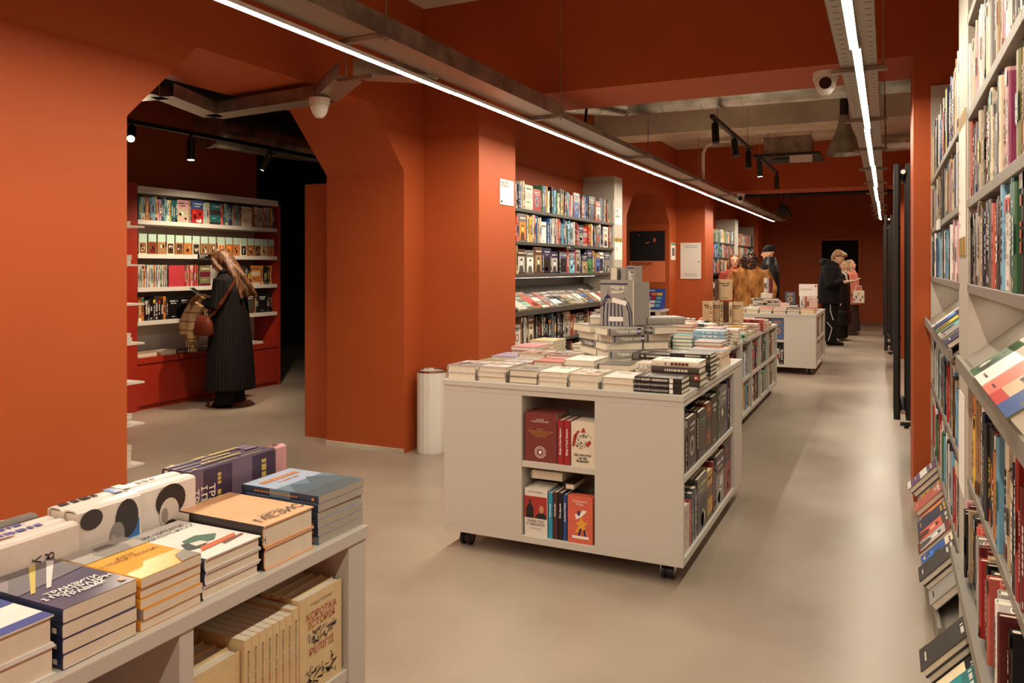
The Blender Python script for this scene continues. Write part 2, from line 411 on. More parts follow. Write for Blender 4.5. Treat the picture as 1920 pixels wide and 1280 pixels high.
# ------------------------------------------------------------------ the setting
ZC = 3.545
def struct(mb, name, mats, **kw): return st(mb.build(name, mats, **kw))
struct(MB().box(-10, 1.3, -3.2, 24, -.06, 0), 'floor', 'floor_screed')
struct(MB().box(-3.4, 1.3, -3.2, 24, ZC, ZC+.1), 'ceiling', 'concrete')
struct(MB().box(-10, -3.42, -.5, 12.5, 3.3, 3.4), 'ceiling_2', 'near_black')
wl = MB()
XA, XB = -4.15, -3.4
def wbox(y0, y1, z0=0, z1=ZC): wl.box(XA, XB, y0, y1, z0, z1)
def opening(y0, y1):
    wbox(y0, y1, 2.65)
    c = .44
    wl.prism([(y0, 2.2), (y0+c, 2.65), (y0, 2.65)], XA, XB, 'x'); wl.prism([(y1, 2.2), (y1, 2.65), (y1-c, 2.65)], XA, XB, 'x')
wbox(-3.2, 2.71); opening(2.71, 5.19); wbox(5.19, 11.0); opening(11.0, 13.47); wbox(13.47, 22.9)
struct(wl, 'wall_left', 'red_paint')
struct(MB().box(.56, .7, -3.2, 22.9, 0, ZC), 'wall_right', 'red_paint')
struct(MB().box(-10, 1.3, -3.3, -3.2, 0, ZC), 'wall_front', 'red_paint')
# back wall with its doorway
bw = MB(); bw.box(-4.2, -1.607, 22.9, 23.05, 0, ZC); bw.box(-.70, .8, 22.9, 23.05, 0, ZC); bw.box(-1.607, -.70, 22.9, 23.05, 2.17, ZC)
struct(bw, 'wall_back', 'red_paint')
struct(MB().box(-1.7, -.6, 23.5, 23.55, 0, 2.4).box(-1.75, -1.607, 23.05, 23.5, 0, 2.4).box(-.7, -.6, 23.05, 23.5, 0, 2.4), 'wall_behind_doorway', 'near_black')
struct(MB().box(-1.69, -1.607, 22.86, 22.9, 0, 2.25).box(-.70, -.617, 22.86, 22.9, 0, 2.25).box(-1.607, -.70, 22.86, 22.9, 2.17, 2.25), 'door_1', 'red_paint')
# pilasters and the two red beams
for i, (y0, y1) in enumerate(((5.483, 6.155), (13.99, 14.7))):
    struct(MB().box(XB, -2.896, y0, y1, 0, 2.76), 'pilaster_left_%d' % (i+1), 'red_paint')
    struct(MB().box(.145, .56, y0, y1, 0, 2.76), 'pilaster_right_%d' % (i+1), 'red_paint')
    struct(MB().box(XB, .56, y0, y1, 2.76, ZC), 'beam_%d' % (i+1), 'red_paint')
struct(MB().box(XB, -2.9, 20.3, 21.1, 0, ZC), 'pilaster_left_3', 'red_paint')
struct(MB().box(XB, .56, 9.6, 10.15, 3.1, ZC), 'beam_3', 'concrete')
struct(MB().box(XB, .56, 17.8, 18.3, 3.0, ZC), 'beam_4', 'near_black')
struct(MB().box(-4.52, -4.15, 5.36, 7.6, 0, 2.16), 'wall_panel_behind_pier', 'red_paint')
struct(MB().box(-3.404, -3.38, 2.72, 2.722, 0, .01).box(-4.15, -3.401, 5.175, 5.19, 0, .035), 'baseboard_left', 'concrete')
# the side room beyond the arch
struct(MB().box(-7.35, -7.2, -.5, 7.62, 0, 3.3), 'wall_side_room', 'red_paint')
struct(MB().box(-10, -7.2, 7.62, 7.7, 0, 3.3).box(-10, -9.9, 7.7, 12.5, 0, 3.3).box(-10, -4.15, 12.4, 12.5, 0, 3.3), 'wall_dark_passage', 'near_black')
struct(MB().box(-7.2, -4.15, -.6, -.5, 0, 3.3), 'wall_side_room_end', 'red_paint')
struct(MB().box(-5.5, -4.9, 6.75, 6.754, .0005, .003), 'floor_hatch', 'concrete')
# ------------------------------------------------------------------ cable trays with their light lines
def tray(name, label, x0, x1, z0, h, ys, rods, rodx, solid_until=99, ledx=None, ledw=.03, lmat='led_on', led_label='', br=None, ledseg=2.42, off=()):
    t = thing(name, label, 'cable tray', (x0, ys[0], z0))
    m = MB().use('perforated_steel').box(x0, x1, ys[0], ys[1], z0, z0+.002); part(m, 'tray_floor', 'perforated_steel', t)
    for x in (x0, x1):
        if solid_until > ys[0]: part(MB().box(x-.0012, x+.0012, ys[0], min(ys[1], solid_until), z0, z0+h), 'side_rail', 'steel', t)
        if solid_until < ys[1]: part(MB().box(x-.0012, x+.0012, solid_until, ys[1], z0, z0+h*.45), 'side_rail', 'steel', t)
    mm = MB()
    y = ys[0]+.3
    while y < ys[1]-.1 and solid_until < 3:
        for k in range(3): mm.box(x0+.02+k*.065, x0+.045+k*.065, y, y+.006, z0-.0006, z0)
        y += .09
    if mm.v: part(mm, 'slot_pattern', 'black', t)
    for y in br: 
        part(MB().box(x0-.05, x1+.05, y-.02, y+.02, z0-.024, z0-.002), 'cross_bracket', 'steel', t)
        for x in rodx: part(MB().cyl((x, y, z0-.035), (x, y, ZC if not (5.4 < y < 6.2 or 13.9 < y < 14.8) else 2.76), .004, 6), 'threaded_rod', 'steel', t)
    if ledx is not None:
        l = thing('light_line', led_label, 'lamp', (ledx, ys[0], z0-.05))
        y = ys[0]; k = 0
        while y < ys[1]-.4:
            e = min(y+ledseg, ys[1]-.35); dx = off[k % len(off)] if off else 0
            hs = MB().box(ledx-ledw/2+dx, ledx+ledw/2+dx, y, e-.002, z0-.046, z0-.026); b = part(hs, 'housing', 'housing', l)
            d = MB(); d.add([(ledx-ledw/2+dx+.002, y+.002, z0-.0465), (ledx+ledw/2+dx-.002, y+.002, z0-.0465), (ledx+ledw/2+dx-.002, e-.004, z0-.0465), (ledx-ledw/2+dx+.002, e-.004, z0-.0465)], [(3, 2, 1, 0)])
            q = MB().box(ledx-ledw/2+dx-.0006, ledx-ledw/2+dx, y+.002, e-.004, z0-.0465, z0-.036); 
            part(d, 'diffuser', lmat, l)
            y = e; k += 1
    return t
tray('cable_tray', 'solid sided steel cable tray hung along the red arches', -2.36, -2.16, 2.55, .10, (-3.1, 19.4), True, (-2.13,), solid_until=5.45, ledx=-2.375, ledw=.042,
     led_label='white light line under the tray along the red arches', br=[-1.7, .7, 3.1, 5.3, 7.6, 9.9, 12.2, 15.0, 17.2, 19.2], off=(0, .004, -.003, .002))
tray('cable_tray', 'perforated steel cable tray over the aisle beside the wall bookcases', -.235, -.05, 2.55, .06, (-3.1, 19.6), True, (-.02,), solid_until=-1, ledx=-.142, ledw=.040, lmat='led_on_aisle',
     led_label='white light line centred under the tray over the aisle', br=[-1.6, 0, 1.6, 3.2, 4.75, 6.4, 8.0, 9.6, 11.2, 12.8, 15.2, 16.6, 18.0, 19.4], off=(0, .008, -.004, .006))
# branch tray that turns through the arch
BT = thing('cable_tray', 'branching cable tray zigzagging through the first arch into the side room', 'cable tray', (-2.4, 3.3, 2.35))
pts = [(-2.36, 3.95), (-2.74, 3.66), (-3.29, 4.10), (-4.38, 4.21), (-4.15, 3.56), (-5.1, 3.4)]
zt = 2.53
def seg(a, b, w=.16, hh=.085):
    a, b = Vector((*a, 0)), Vector((*b, 0)); d = (b-a).normalized(); n = Vector((-d.y, d.x, 0))*w/2
    f = MB().use('perforated_steel'); f.add([(*(a-n).xy, zt), (*(b-n).xy, zt), (*(b+n).xy, zt), (*(a+n).xy, zt), (*(a-n).xy, zt+.002), (*(b-n).xy, zt+.002), (*(b+n).xy, zt+.002), (*(a+n).xy, zt+.002)], [(3, 2, 1, 0), (4, 5, 6, 7)])
    part(f, 'tray_floor', 'perforated_steel', BT)
    for s_ in (1, -1):
        p, q = a+n*s_, b+n*s_
        m = MB(); m.add([(p.x, p.y, zt), (q.x, q.y, zt), (q.x, q.y, zt+hh), (p.x, p.y, zt+hh)], [(0, 1, 2, 3)]); part(m, 'side_rail', 'steel', BT)
for a, b in zip(pts, pts[1:]): seg(a, b)
part(MB().box(-2.84, -2.60, 3.64, 3.67, zt-.02, zt), 'cross_bracket', 'steel', BT)
part(MB().cyl((-2.72, 3.57, zt-.02), (-2.72, 3.57, ZC), .004, 6), 'threaded_rod', 'steel', BT)
part(MB().cyl((-4.1, 3.5, zt-.02), (-4.1, 3.5, 2.65), .004, 6), 'threaded_rod', 'steel', BT)
# ------------------------------------------------------------------ ducts, machines, lamps overhead
def duct(pts, r, label, name='ventilation_duct'):
    t = thing(name, label, 'duct', pts[0])
    m = MB(); m.use('duct')
    pts = [Vector(p) for p in pts]
    for a, b in zip(pts, pts[1:]):
        L = (b-a).length; n = max(2, int(L/.32)); d = (b-a)/n
        m2 = MB()
        for k in range(n):
            p, q = a+d*k, a+d*(k+1)
            m.cyl(p, q, r, 32, caps=False); m.cyl(q-d.normalized()*.012, q, r*1.03, 32, caps=False)
    o = part(m, 'spiral_pipe', 'duct', t)
    for p in o.data.polygons: p.use_smooth = True
    part(MB().cyl(pts[0]-(pts[1]-pts[0]).normalized()*.02, pts[0]+(pts[1]-pts[0]).normalized()*.03, r*1.07, 24), 'collar', 'steel', t)
    return t
duct([(-3.05, 6.6, 3.08), (-2.75, 7.15, 3.08), (-2.3, 7.45, 3.08), (-1.2, 7.47, 3.08), (.55, 7.5, 3.08)], .15, 'large spiral air duct crossing behind the first red beam')
duct([(-.35, 12.3, 3.2), (.55, 12.3, 3.2)], .12, 'short spiral duct beside the aisle lamp beyond the plaster beam')
duct([(-6.05, 5.75, 2.84), (-5.95, 6.9, 2.84), (-5.5, 7.6, 2.84)], .2, 'dull spiral duct hanging in the dark side room')
duct([(-2.4, 15.9, 2.98), (-1.1, 15.9, 2.98)], .07, 'thin pale duct beyond the second red beam')
duct([(-.6, 16.5, 3.02), (.5, 16.5, 3.02)], .09, 'pale duct end beside the far aisle light')
ac = thing('air_conditioner', 'dark ceiling cassette air conditioner hanging in the middle bay', 'air conditioner', (-1.3, 12.2, 3.0))
part(MB().prism([(-1.75, 11.75), (-.85, 11.75), (-.85, 12.65), (-1.75, 12.65)], 3.03, 3.07, 'z'), 'face_panel', 'anthracite', ac, bevel=.01)
part(MB().box(-1.62, -.98, 11.9, 12.5, 3.07, 3.33), 'casing', 'steel', ac)
part(MB().box(-1.5, -1.1, 12.0, 12.4, 3.015, 3.03), 'intake_grille', 'black', ac)
part(MB().box(-1.25, -.95, 11.76, 11.79, 2.93, 3.03), 'air_deflector', 'plastic_white', ac)
for x in (-1.6, -1.0): part(MB().cyl((x, 12.2, 3.3), (x, 12.2, ZC), .006, 6), 'threaded_rod', 'steel', ac)
pl = thing('pendant_lamp', 'unlit grey metal cone lamp beside the aisle cable tray', 'lamp', (-.42, 9.2, 2.66))
m = MB().rings([((-.42, 9.2, 2.66+z), (r, 0, 0), (0, r, 0)) for z, r in ((0, .19), (.02, .185), (.1, .15), (.3, .07), (.42, .05))], caps=False); part(m, 'shade', 'steel', pl, smooth=True)
part(MB().cyl((-.42, 9.2, 3.05), (-.42, 9.2, 3.3), .045, 14), 'lamp_socket', 'anthracite', pl); part(MB().cyl((-.42, 9.2, 3.3), (-.42, 9.2, ZC), .006, 6), 'cord', 'black', pl)
def tracklight(x, y0, y1, z, spots, label, lbl='track_light', top=ZC, group=None):
    t = thing(lbl, label, 'track light', (x, y0, z), group)
    part(MB().box(x-.018, x+.018, y0, y1, z-.015, z+.02), 'rail', 'black', t)
    for y in (y0+.25, y1-.25): part(MB().cyl((x, y, z+.02), (x, y, top), .003, 6), 'suspension_cable', 'steel', t)
    for (y, tx, ty, on) in spots:
        d = Vector((tx, ty, -1)).normalized(); p = Vector((x, y, z-.06))
        h = part(MB().cyl((x, y, z-.015), (x, y, z-.07), .012, 8), 'spot_bracket', 'black', t)
        e = p+d*.17; b = part(MB().cyl(p-d*.02, e, .033, 16), 'spot_head', 'black', t)
        part(MB().cyl(e, e+d*.003, .027, 16), 'lens', 'lens_on' if on else 'black', b)
        if on == 2:
            ld = bpy.data.lights.new('spotlight', 'SPOT'); lo = bpy.data.objects.new('spotlight', ld); C.objects.link(lo)
            ld.energy = 75 if tx < 0 else 60; ld.color = (1, .78, .56); ld.spot_size = 1.7; ld.spot_blend = .8; ld.shadow_soft_size = .03
            lo.location = e+d*.02; lo.rotation_euler = (-d).to_track_quat('Z', 'Y').to_euler(); lo.parent = None
            lo.parent = t; lo.location = e+d*.02-WL(t)
    return t
tracklight(-1.42, 7.15, 9.4, 2.80, [(7.3, .1, -.3, 0), (8.3, .2, -.4, 0), (9.2, .05, -.1, 0)], 'black ceiling track with three unlit spotlights in the middle bay', group='track lights in the middle bay')
tracklight(-1.43, 9.9, 11.9, 2.80, [(10.1, .05, .2, 1), (11.8, 0, .1, 0)], 'black ceiling track with one glowing spotlight near the conditioner', group='track lights in the middle bay')
tracklight(-1.9, 16.2, 17.6, 2.72, [(16.4, -.5, .3, 0), (16.8, -.6, .2, 0), (17.2, -.5, .3, 0), (17.5, .4, .2, 0)], 'black track with clustered dark spotlights beyond the second red beam')
tracklight(-5.5, 3.6, 7.9, 2.62, [(4.43, 1.1, -1.0, 2), (5.03, -.02, .0, 2), (6.0, -.75, .1, 2), (7.35, -.5, -.2, 1)], 'black track with a glaring spotlight over the side room bookcase', top=3.3)
def camera_dome(p, label, look, big=1.):
    t = thing('security_camera', label, 'security camera', p)
    x, y, z = p; s = big
    part(MB().cyl((x, y, z), (x, y, z-.035*s), .062*s, 20), 'mounting_base', 'plastic_white', t)
    b = MB().rings([((x, y, z-.03*s-k), (r, 0, 0), (0, r, 0)) for k, r in ((0, .058*s), (.03*s, .052*s), (.06*s, .042*s), (.085*s, .022*s))]); b = part(b, 'housing', 'plastic_white', t, smooth=True)
    d = Vector(look).normalized(); c = Vector((x, y, z-.055*s))+d*.03*s
    part(MB().cyl(c, c+d*.026*s, .03*s, 16), 'lens', 'smoke_glass', t)
    return t
camera_dome((-3.24, 3.98, 2.515), 'white dome security camera under the branching tray', (-.8, 1, -.3), 1.05)
camera_dome((-.33, 5.0, 2.60), 'white security camera with dark lens beside the aisle light', (.05, -1, -.2), 1.15)
camera_dome((-2.12, 12.9, 2.62), 'white security camera beyond the second bay tray bracket', (.3, -1, -.2), 1.2)
part_ = MB().box(-2.0, -1.985, 12.9, 12.93, 2.55, 2.62)
cd = thing('conduit', 'pale cable conduit dropping from the ceiling to the cable tray', 'conduit', (-2.2, 10.5, 2.6))
part(MB().tube([(-1.75, 10.5, 3.1), (-2.05, 10.5, 3.1), (-2.16, 10.5, 3.05), (-2.2, 10.5, 2.95), (-2.2, 10.5, 2.6)], .022), 'pipe_run', 'plastic_white', cd, smooth=True)
cd = thing('conduit', 'black cable dropping onto the tray behind the first beam', 'conduit', (-2.2, 6.35, 2.66))
part(MB().tube([(-2.3, 6.35, 3.5), (-2.3, 6.35, 3.0), (-2.33, 6.35, 2.66)], .012), 'pipe_run', 'black', cd)
# ------------------------------------------------------------------ white furniture
WM = 'white_laminate'
def castor(t, x, y, yaw=0.):
    c = MB().cyl((x-.028, y, .035), (x-.012, y, .035), .035, 18).cyl((x+.012, y, .035), (x+.028, y, .035), .035, 18).cyl((x-.012, y, .035), (x+.012, y, .035), .026, 18)
    w = part(c, 'castor', 'rubber', t)
    part(MB().cyl((x-.030, y, .035), (x-.0285, y, .035), .017, 14).cyl((x+.0285, y, .035), (x+.030, y, .035), .017, 14), 'hub', 'chrome', w)
    part(MB().box(x-.034, x-.030, y-.018, y+.028, .03, .085).box(x+.030, x+.034, y-.018, y+.028, .03, .085).box(x-.034, x+.034, y-.03, y+.03, .08, .088), 'fork', 'chrome', w)
def carcass(label, x0, x1, y0, y1, zt, zb=.09, front=None, right=None, mid=.5, rim=.03, name='display_table', lip=True, group=None, cast=True, fdepth=.42, rdepth=.36):
    """white rolling display table. front: list of (x0,x1) open bays in the -Y face; right: list of (y0,y1) open bays in the +X face"""
    t = thing(name, label, 'display table', (x0, y0, 0), group)
    zo = zt-.055 if lip else zt-.028
    part(MB().box(x0-.004, x1+.004, y0-.004, y1+.004, zt-.028, zt), 'tabletop', WM, t, bevel=.002)
    if lip: part(MB().box(x0, x1, y0, y1, zt-.055, zt-.0285), 'under_top', WM, t, bevel=.002)
    part(MB().box(x0, x1, y0, y1, zb, zb+.035), 'bottom_board', WM, t, bevel=.002)
    e = .018; zz = zb+.035
    # front face panels
    xs = [x0]
    for a, b in (front or []): xs += [a, b]
    xs.append(x1)
    for a, b in zip(xs[::2], xs[1::2]):
        if b-a > .01: part(MB().box(a, b, y0, y0+e, zz, zo), 'panel', WM, t, bevel=.001)
    for a, b in (front or []):
        part(MB().box(a, b, y0+fdepth, y0+fdepth+e, zz, zo), 'back_panel', WM, t)
        part(MB().box(a-e, a, y0+e, y0+fdepth, zz, zo), 'side_panel', WM, t); part(MB().box(b, b+e, y0+e, y0+fdepth, zz, zo), 'side_panel', WM, t)
        part(MB().box(a, b, y0+.003, y0+fdepth, mid-.03, mid), 'shelf', WM, t, bevel=.001)
    ys = [y0]
    for a, b in (right or []): ys += [a, b]
    ys.append(y1)
    for a, b in zip(ys[::2], ys[1::2]):
        if b-a > .005: part(MB().box(x1-rdepth, x1, a if a > y0 else y0+e+.0005, b, zz, zo), 'divider', WM, t, bevel=.001)
    for i, (a, b) in enumerate(right or []):
        part(MB().box(x1-rdepth+e, x1-.003, a, b, mid-.028, mid), 'shelf', WM, t, bevel=.001)
        part(MB().box(x1-rdepth, x1-rdepth+e, a, b, zz, mid-.028).box(x1-rdepth, x1-rdepth+e, a, b, mid, zo), 'back_panel', WM, t)
    part(MB().box(x0, x0+e, y0+e, y1, zz, zo), 'panel', WM, t); part(MB().box(x0+e, x1-rdepth, y1-e, y1, zz, zo), 'panel', WM, t)
    if cast:
        for x in (x0+.09, x1-.09):
            for y in (y0+.09, y1-.09): castor(t, x, y)
    return t
T1 = dict(x0=-2.08, x1=-.833, y0=3.551, y1=5.14)
carcass('large white rolling display table stacked with books in mid floor', zt=.87, front=[(-1.636, -1.255)], right=[(3.575, 4.86)], mid=.493, fdepth=.42, rdepth=.30, **T1)
NTX = -1.06
carcass('white book table whose corner stands in front of the near red wall', -1.60, NTX, -.35, 1.462, .87, right=[(-.28, .50), (.525, .945), (.975, 1.40)], mid=.575, rdepth=.38, lip=False)
carcass('white open cube bookshelf table behind the large display table', -2.0, -1.166, 7.2, 9.66, .79, right=[(7.24, 7.77), (7.79, 8.37), (8.39, 8.93), (8.95, 9.62)], mid=.44, rdepth=.4, lip=False)
carcass('white low table hidden between display table and cube bookshelf', -2.0, -1.166, 5.3, 7.15, .79, right=[(5.34, 6.2), (6.22, 7.11)], mid=.44, rdepth=.4, lip=False)
carcass('far white rolling table in front of the group of shoppers', -2.15, -.865, 11.3, 13.0, .815, front=[(-1.66, -1.275)], right=[(11.5, 12.2), (12.22, 12.9)], mid=.46, rdepth=.3)
# round white bins
def bin_(x, y, r, h, label):
    t = thing('waste_bin', label, 'bin', (x, y, 0))
    a = MB(); N = 28
    a.rings([((x, y, z), (q, 0, 0), (0, q, 0)) for z, q in ((0, r*.97), (.012, r), (h-.02, r), (h, r), (h, r*.9), (h-.15, r*.88))], caps=False)
    a.cyl((x, y, .002), (x, y, .01), r*.95, 24)
    part(a, 'body', 'plastic_white', t, smooth=False)
    part(MB().rings([((x, y, h+z), (q, 0, 0), (0, q, 0)) for z, q in ((-.004, r*1.01), (.008, r*1.01), (.012, r*.93), (0, r*.90))], caps=False), 'rim', 'chrome', t)
    part(MB().cyl((x, y, h-.16), (x, y, h-.15), r*.86, 20), 'inner_bucket', 'anthracite', t)
bin_(-3.235, 5.335, .118, .635, 'tall round white bin beside the first red pier')
bin_(-2.62, 11.45, .11, .70, 'round white bin showing over the books by the notice board pier')
# ------------------------------------------------------------------ wall bookcases
def divider_column(y0, y1, x0, x1, h, label):
    t = thing('divider_column', label, 'column', (x0, y0, 0))
    part(MB().box(x0, x1, y0, y1, 0, h), 'box_panel', 'cream_paint', t, bevel=.002)
    return t
def wall_case(label, xf, xb, y0, y1, h, zs, lip, mt, sgn, display2=None, base=True, led=True, backm=None, ends=True, tiles=True):
    """xf front plane, xb wall plane; sgn=+1 when the case looks to +X"""
    t = thing('wall_bookcase', label, 'bookcase', (min(xf, xb), y0, 0))
    bm_ = backm or mt
    if tiles:
        y = y0; 
        while y < y1-.05:
            e = min(y+.9, y1); part(MB().box(xb, xb+sgn*.012, y+.002, e-.002, .05, h), 'back_panel', bm_, t); y = e
    for z in zs:
        y = y0
        while y < y1-.05:
            e = min(y+.95, y1)
            part(MB().box(xb+sgn*.014, xf, y+.001, e-.001, z-.03, z), 'shelf', mt, t, bevel=.002); y = e
    def sloped(zf, depth, rise, xf2):
        a = (xf2, zf-.02); 
        m = MB()
        y = y0
        while y < y1-.05:
            e = min(y+.95, y1)
            m = MB(); P4 = [(xf2, zf-.025), (xf2, zf+.018), (xf2-sgn*.012, zf+.018), (xf2-sgn*.014, zf-.006), (xf2-sgn*depth, zf+rise), (xf2-sgn*depth, zf+rise-.02)]
            for q in ([0, 1, 2, 3], [0, 3, 4, 5]):
                pl_ = [P4[i] for i in q]
                m.prism(pl_, y+.001, e-.001, 'y')
            part(m, 'sloped_shelf', mt, t); y = e
    if lip: sloped(lip, abs(xf-xb)-.02, .24 if sgn < 0 else .22, xf+sgn*.035)
    if display2: sloped(display2, abs(xf-xb)-.02, .03, xf+sgn*.05)
    if base:
        part(MB().box(xb, xf+sgn*.06, y0, y1, .0, .06), 'plinth', mt, t); sloped(.085, .28, .12, xf+sgn*.07)
    if ends:
        for y in (y0, y1-.018): part(MB().box(xb, xf, y, y+.018, 0, h), 'side_panel', 'cream_paint', t, bevel=.001)
    if led:
        z = zs[-3 if False else led]-.032
    return t
def under_light(xf, xb, y0, y1, z, label, sgn):
    t = thing('shelf_light', label, 'lamp', (xf, y0, z))
    x = xf-sgn*(.07 if sgn < 0 else .2)
    part(MB().box(x-.012, x+.012, y0+.05, y1-.05, z-.012, z), 'housing', 'housing', t)
    m = MB(); m.add([(x-.01, y0+.06, z-.0125), (x+.01, y0+.06, z-.0125), (x+.01, y1-.06, z-.0125), (x-.01, y1-.06, z-.0125)], [(3, 2, 1, 0)]); part(m, 'diffuser', 'under_led', t)
RX = .24
RZ = [1.98, 1.685, 1.395, .75, .40]
divider_column(3.02, 3.345, RX, .56, 2.95, 'tall beige column between the two near wall bookcases')
caseA = wall_case('near grey wall bookcase cut by the frame edge', RX, .56, .9, 3.018, 2.6, [2.28, 1.965, 1.675, 1.395, .755], 1.14, 'grey_shelf', -1, display2=.50, backm='cream_paint', led=0)
caseB = wall_case('grey wall bookcase between beige column and red pillar', RX, .56, 3.347, 5.48, 2.56, RZ, 1.125, 'grey_shelf', -1, backm='cream_paint', led=0)
caseC = wall_case('grey wall bookcase hidden behind the first black radiator', RX, .56, 6.16, 9.6, 2.5, RZ, 1.125, 'grey_shelf', -1, backm='cream_paint', led=0)
under_light(RX, .56, .95, 3.0, 1.363, 'hidden light under the third shelf of the near bookcase', -1)
under_light(RX, .56, 3.4, 5.45, 1.363, 'hidden light under the third shelf beside the red pillar', -1)
LX = -3.0
caseL = wall_case('long dark shelved wall bookcase behind the book tower', LX, -3.4, 6.16, 9.19, 2.27, [1.985, 1.685, 1.39, .73, .40], 1.035, 'dark_grey_shelf', 1, backm='dark_grey_shelf', led=0)
divider_column(9.192, 9.51, -3.4, LX+.004, 2.56, 'tall beige column carrying paper signs beside the second arch')
under_light(LX, -3.4, 6.3, 9.1, 1.358, 'hidden light under the third shelf of the long bookcase', 1)
caseL2 = wall_case('far bookcase with record sleeves beyond the panel pier', LX, -3.4, 14.71, 17.6, 2.27, [1.95, 1.65, 1.35, .73], 1.035, 'dark_grey_shelf', 1, backm='cream_paint', led=0)
divider_column(17.6, 18.0, -3.4, LX+.004, 2.5, 'far beige column behind the pink dressed woman')
caseL3 = wall_case('farthest bookcase next to the end pilaster', LX, -3.4, 18.0, 20.29, 2.45, [1.95, 1.65, 1.35, .73], 1.035, 'dark_grey_shelf', 1, backm='cream_paint', led=0)
# ------------------------------------------------------------------ signs and papers
def sheet(name, label, cat, o, u, v, n, mname, th=.002):
    o, u, v, n = map(Vector, (o, u, v, n)); n.normalize()
    t = thing(name, label, cat, o)
    m = MB(); q = [o, o+u, o+u+v, o+v]; m.add([p for p in q]+[p+n*th for p in q], [(3, 2, 1, 0), (4, 5, 6, 7), (0, 1, 5, 4), (1, 2, 6, 5), (2, 3, 7, 6), (3, 0, 4, 7)])
    part(m, 'sheet', mname, t); return t
def hz(t, o, u, v, n, th, y0, y1, kcol='yellow'):
    """black and yellow hazard stripes on a paper strip"""
    m = MB(); o, u, v, n = map(Vector, (o, u, v, n))
    m.use('black'); q = [o+v*y0, o+u+v*y0, o+u+v*y1, o+v*y1]; m.add([p+n*(th+.0004) for p in q], [(0, 1, 2, 3)])
    m.use('yellow')
    for k in range(4):
        a = .06+k*.25; q = [o+u*a+v*y0, o+u*(a+.13)+v*y0, o+u*(a+.17)+v*y1, o+u*(a+.04)+v*y1]; m.add([p+n*(th+.0009) for p in q], [(0, 1, 2, 3)])
    part(m, 'striped_band', None, t)
mat('ink', '#1b1a1c', .6); mat('white_ink', '#f5f2ea', .6); mat('red_ink', '#a8332c', .6); mat('navy_ink', '#20284f', .6); mat('grey_ink', '#6d675f', .6); mat('gold_ink', '#c79a4a', .45)
sg = sheet('wall_sign', 'white square sign board on the face of the first red pilaster', 'sign', (-2.895, 5.85, 1.972), (0, .262, 0), (0, 0, .212), (1, 0, 0), 'paper', .004)
def wtext(t, body, size, p, right, up, m, **kw): return text(body, size, Vector(p)-WL(t), right, up, m, t, **kw)
wtext(sg, 'ВІДСТАВІ ТА\nНЕНАВИДЬ', .026, (-2.8905, 5.862, 2.143), (0, 1, 0), (0, 0, 1), 'ink', bold=True)
part(MB().cyl((-2.8905, 5.875, 1.997), (-2.8900, 5.875, 1.997), .012, 10).box(-2.8905, -2.89, 5.88, 5.896, 1.992, 2.0), 'printed_mark', 'ink', sg)
s1 = sheet('paper_sign', 'upper white paper sign on the beige column by the second arch', 'sign', (LX+.005, 9.215, 1.975), (0, .27, 0), (0, 0, .2), (1, 0, 0), 'paper')
wtext(s1, 'ДИТЯЧІ\nЧАС\nДИТИНИ', .034, (LX+.0078, 9.235, 2.105), (0, 1, 0), (0, 0, 1), 'ink', bold=True)
s2 = sheet('paper_sign', 'lower white paper sign topped by yellow and black stripes', 'sign', (LX+.005, 9.195, 1.54), (0, .30, 0), (0, 0, .27), (1, 0, 0), 'paper')
hz(s2, (LX+.005, 9.195, 1.54), (0, .30, 0), (0, 0, .27), (1, 0, 0), .002, .82, 1.0)
wtext(s2, 'Оплата\nкарткою', .026, (LX+.0078, 9.22, 1.675), (0, 1, 0), (0, 0, 1), 'grey_ink')
s3 = sheet('paper_sign', 'long white paper list with striped ends on the near beige column', 'sign', (RX-.001, 3.33, 1.49), (0, -.27, 0), (0, 0, .50), (-1, 0, 0), 'paper')
hz(s3, (RX-.001, 3.33, 1.49), (0, -.27, 0), (0, 0, .50), (-1, 0, 0), .002, .0, .13); hz(s3, (RX-.001, 3.33, 1.49), (0, -.27, 0), (0, 0, .50), (-1, 0, 0), .002, .9, 1.0)
for k, wd in enumerate(('ДУМКИ', 'ТИША', 'МРІЯ', 'СОН', 'ДІМ', 'ЛІТО', 'МИР')): wtext(s3, wd, .018, (RX-.0036, 3.31, 1.60+k*.045), (0, -1, 0), (0, 0, 1), 'grey_ink')
s4 = thing('leaflet_holder', 'white rounded card fixed low on the near beige column', 'card', (RX-.001, 3.3, .72))
part(MB().prism([(3.32, .66), (3.32, .98), (3.30, 1.005), (3.12, 1.005), (3.10, .98), (3.10, .66)], RX-.004, RX-.001, 'x'), 'card', 'paper', s4)
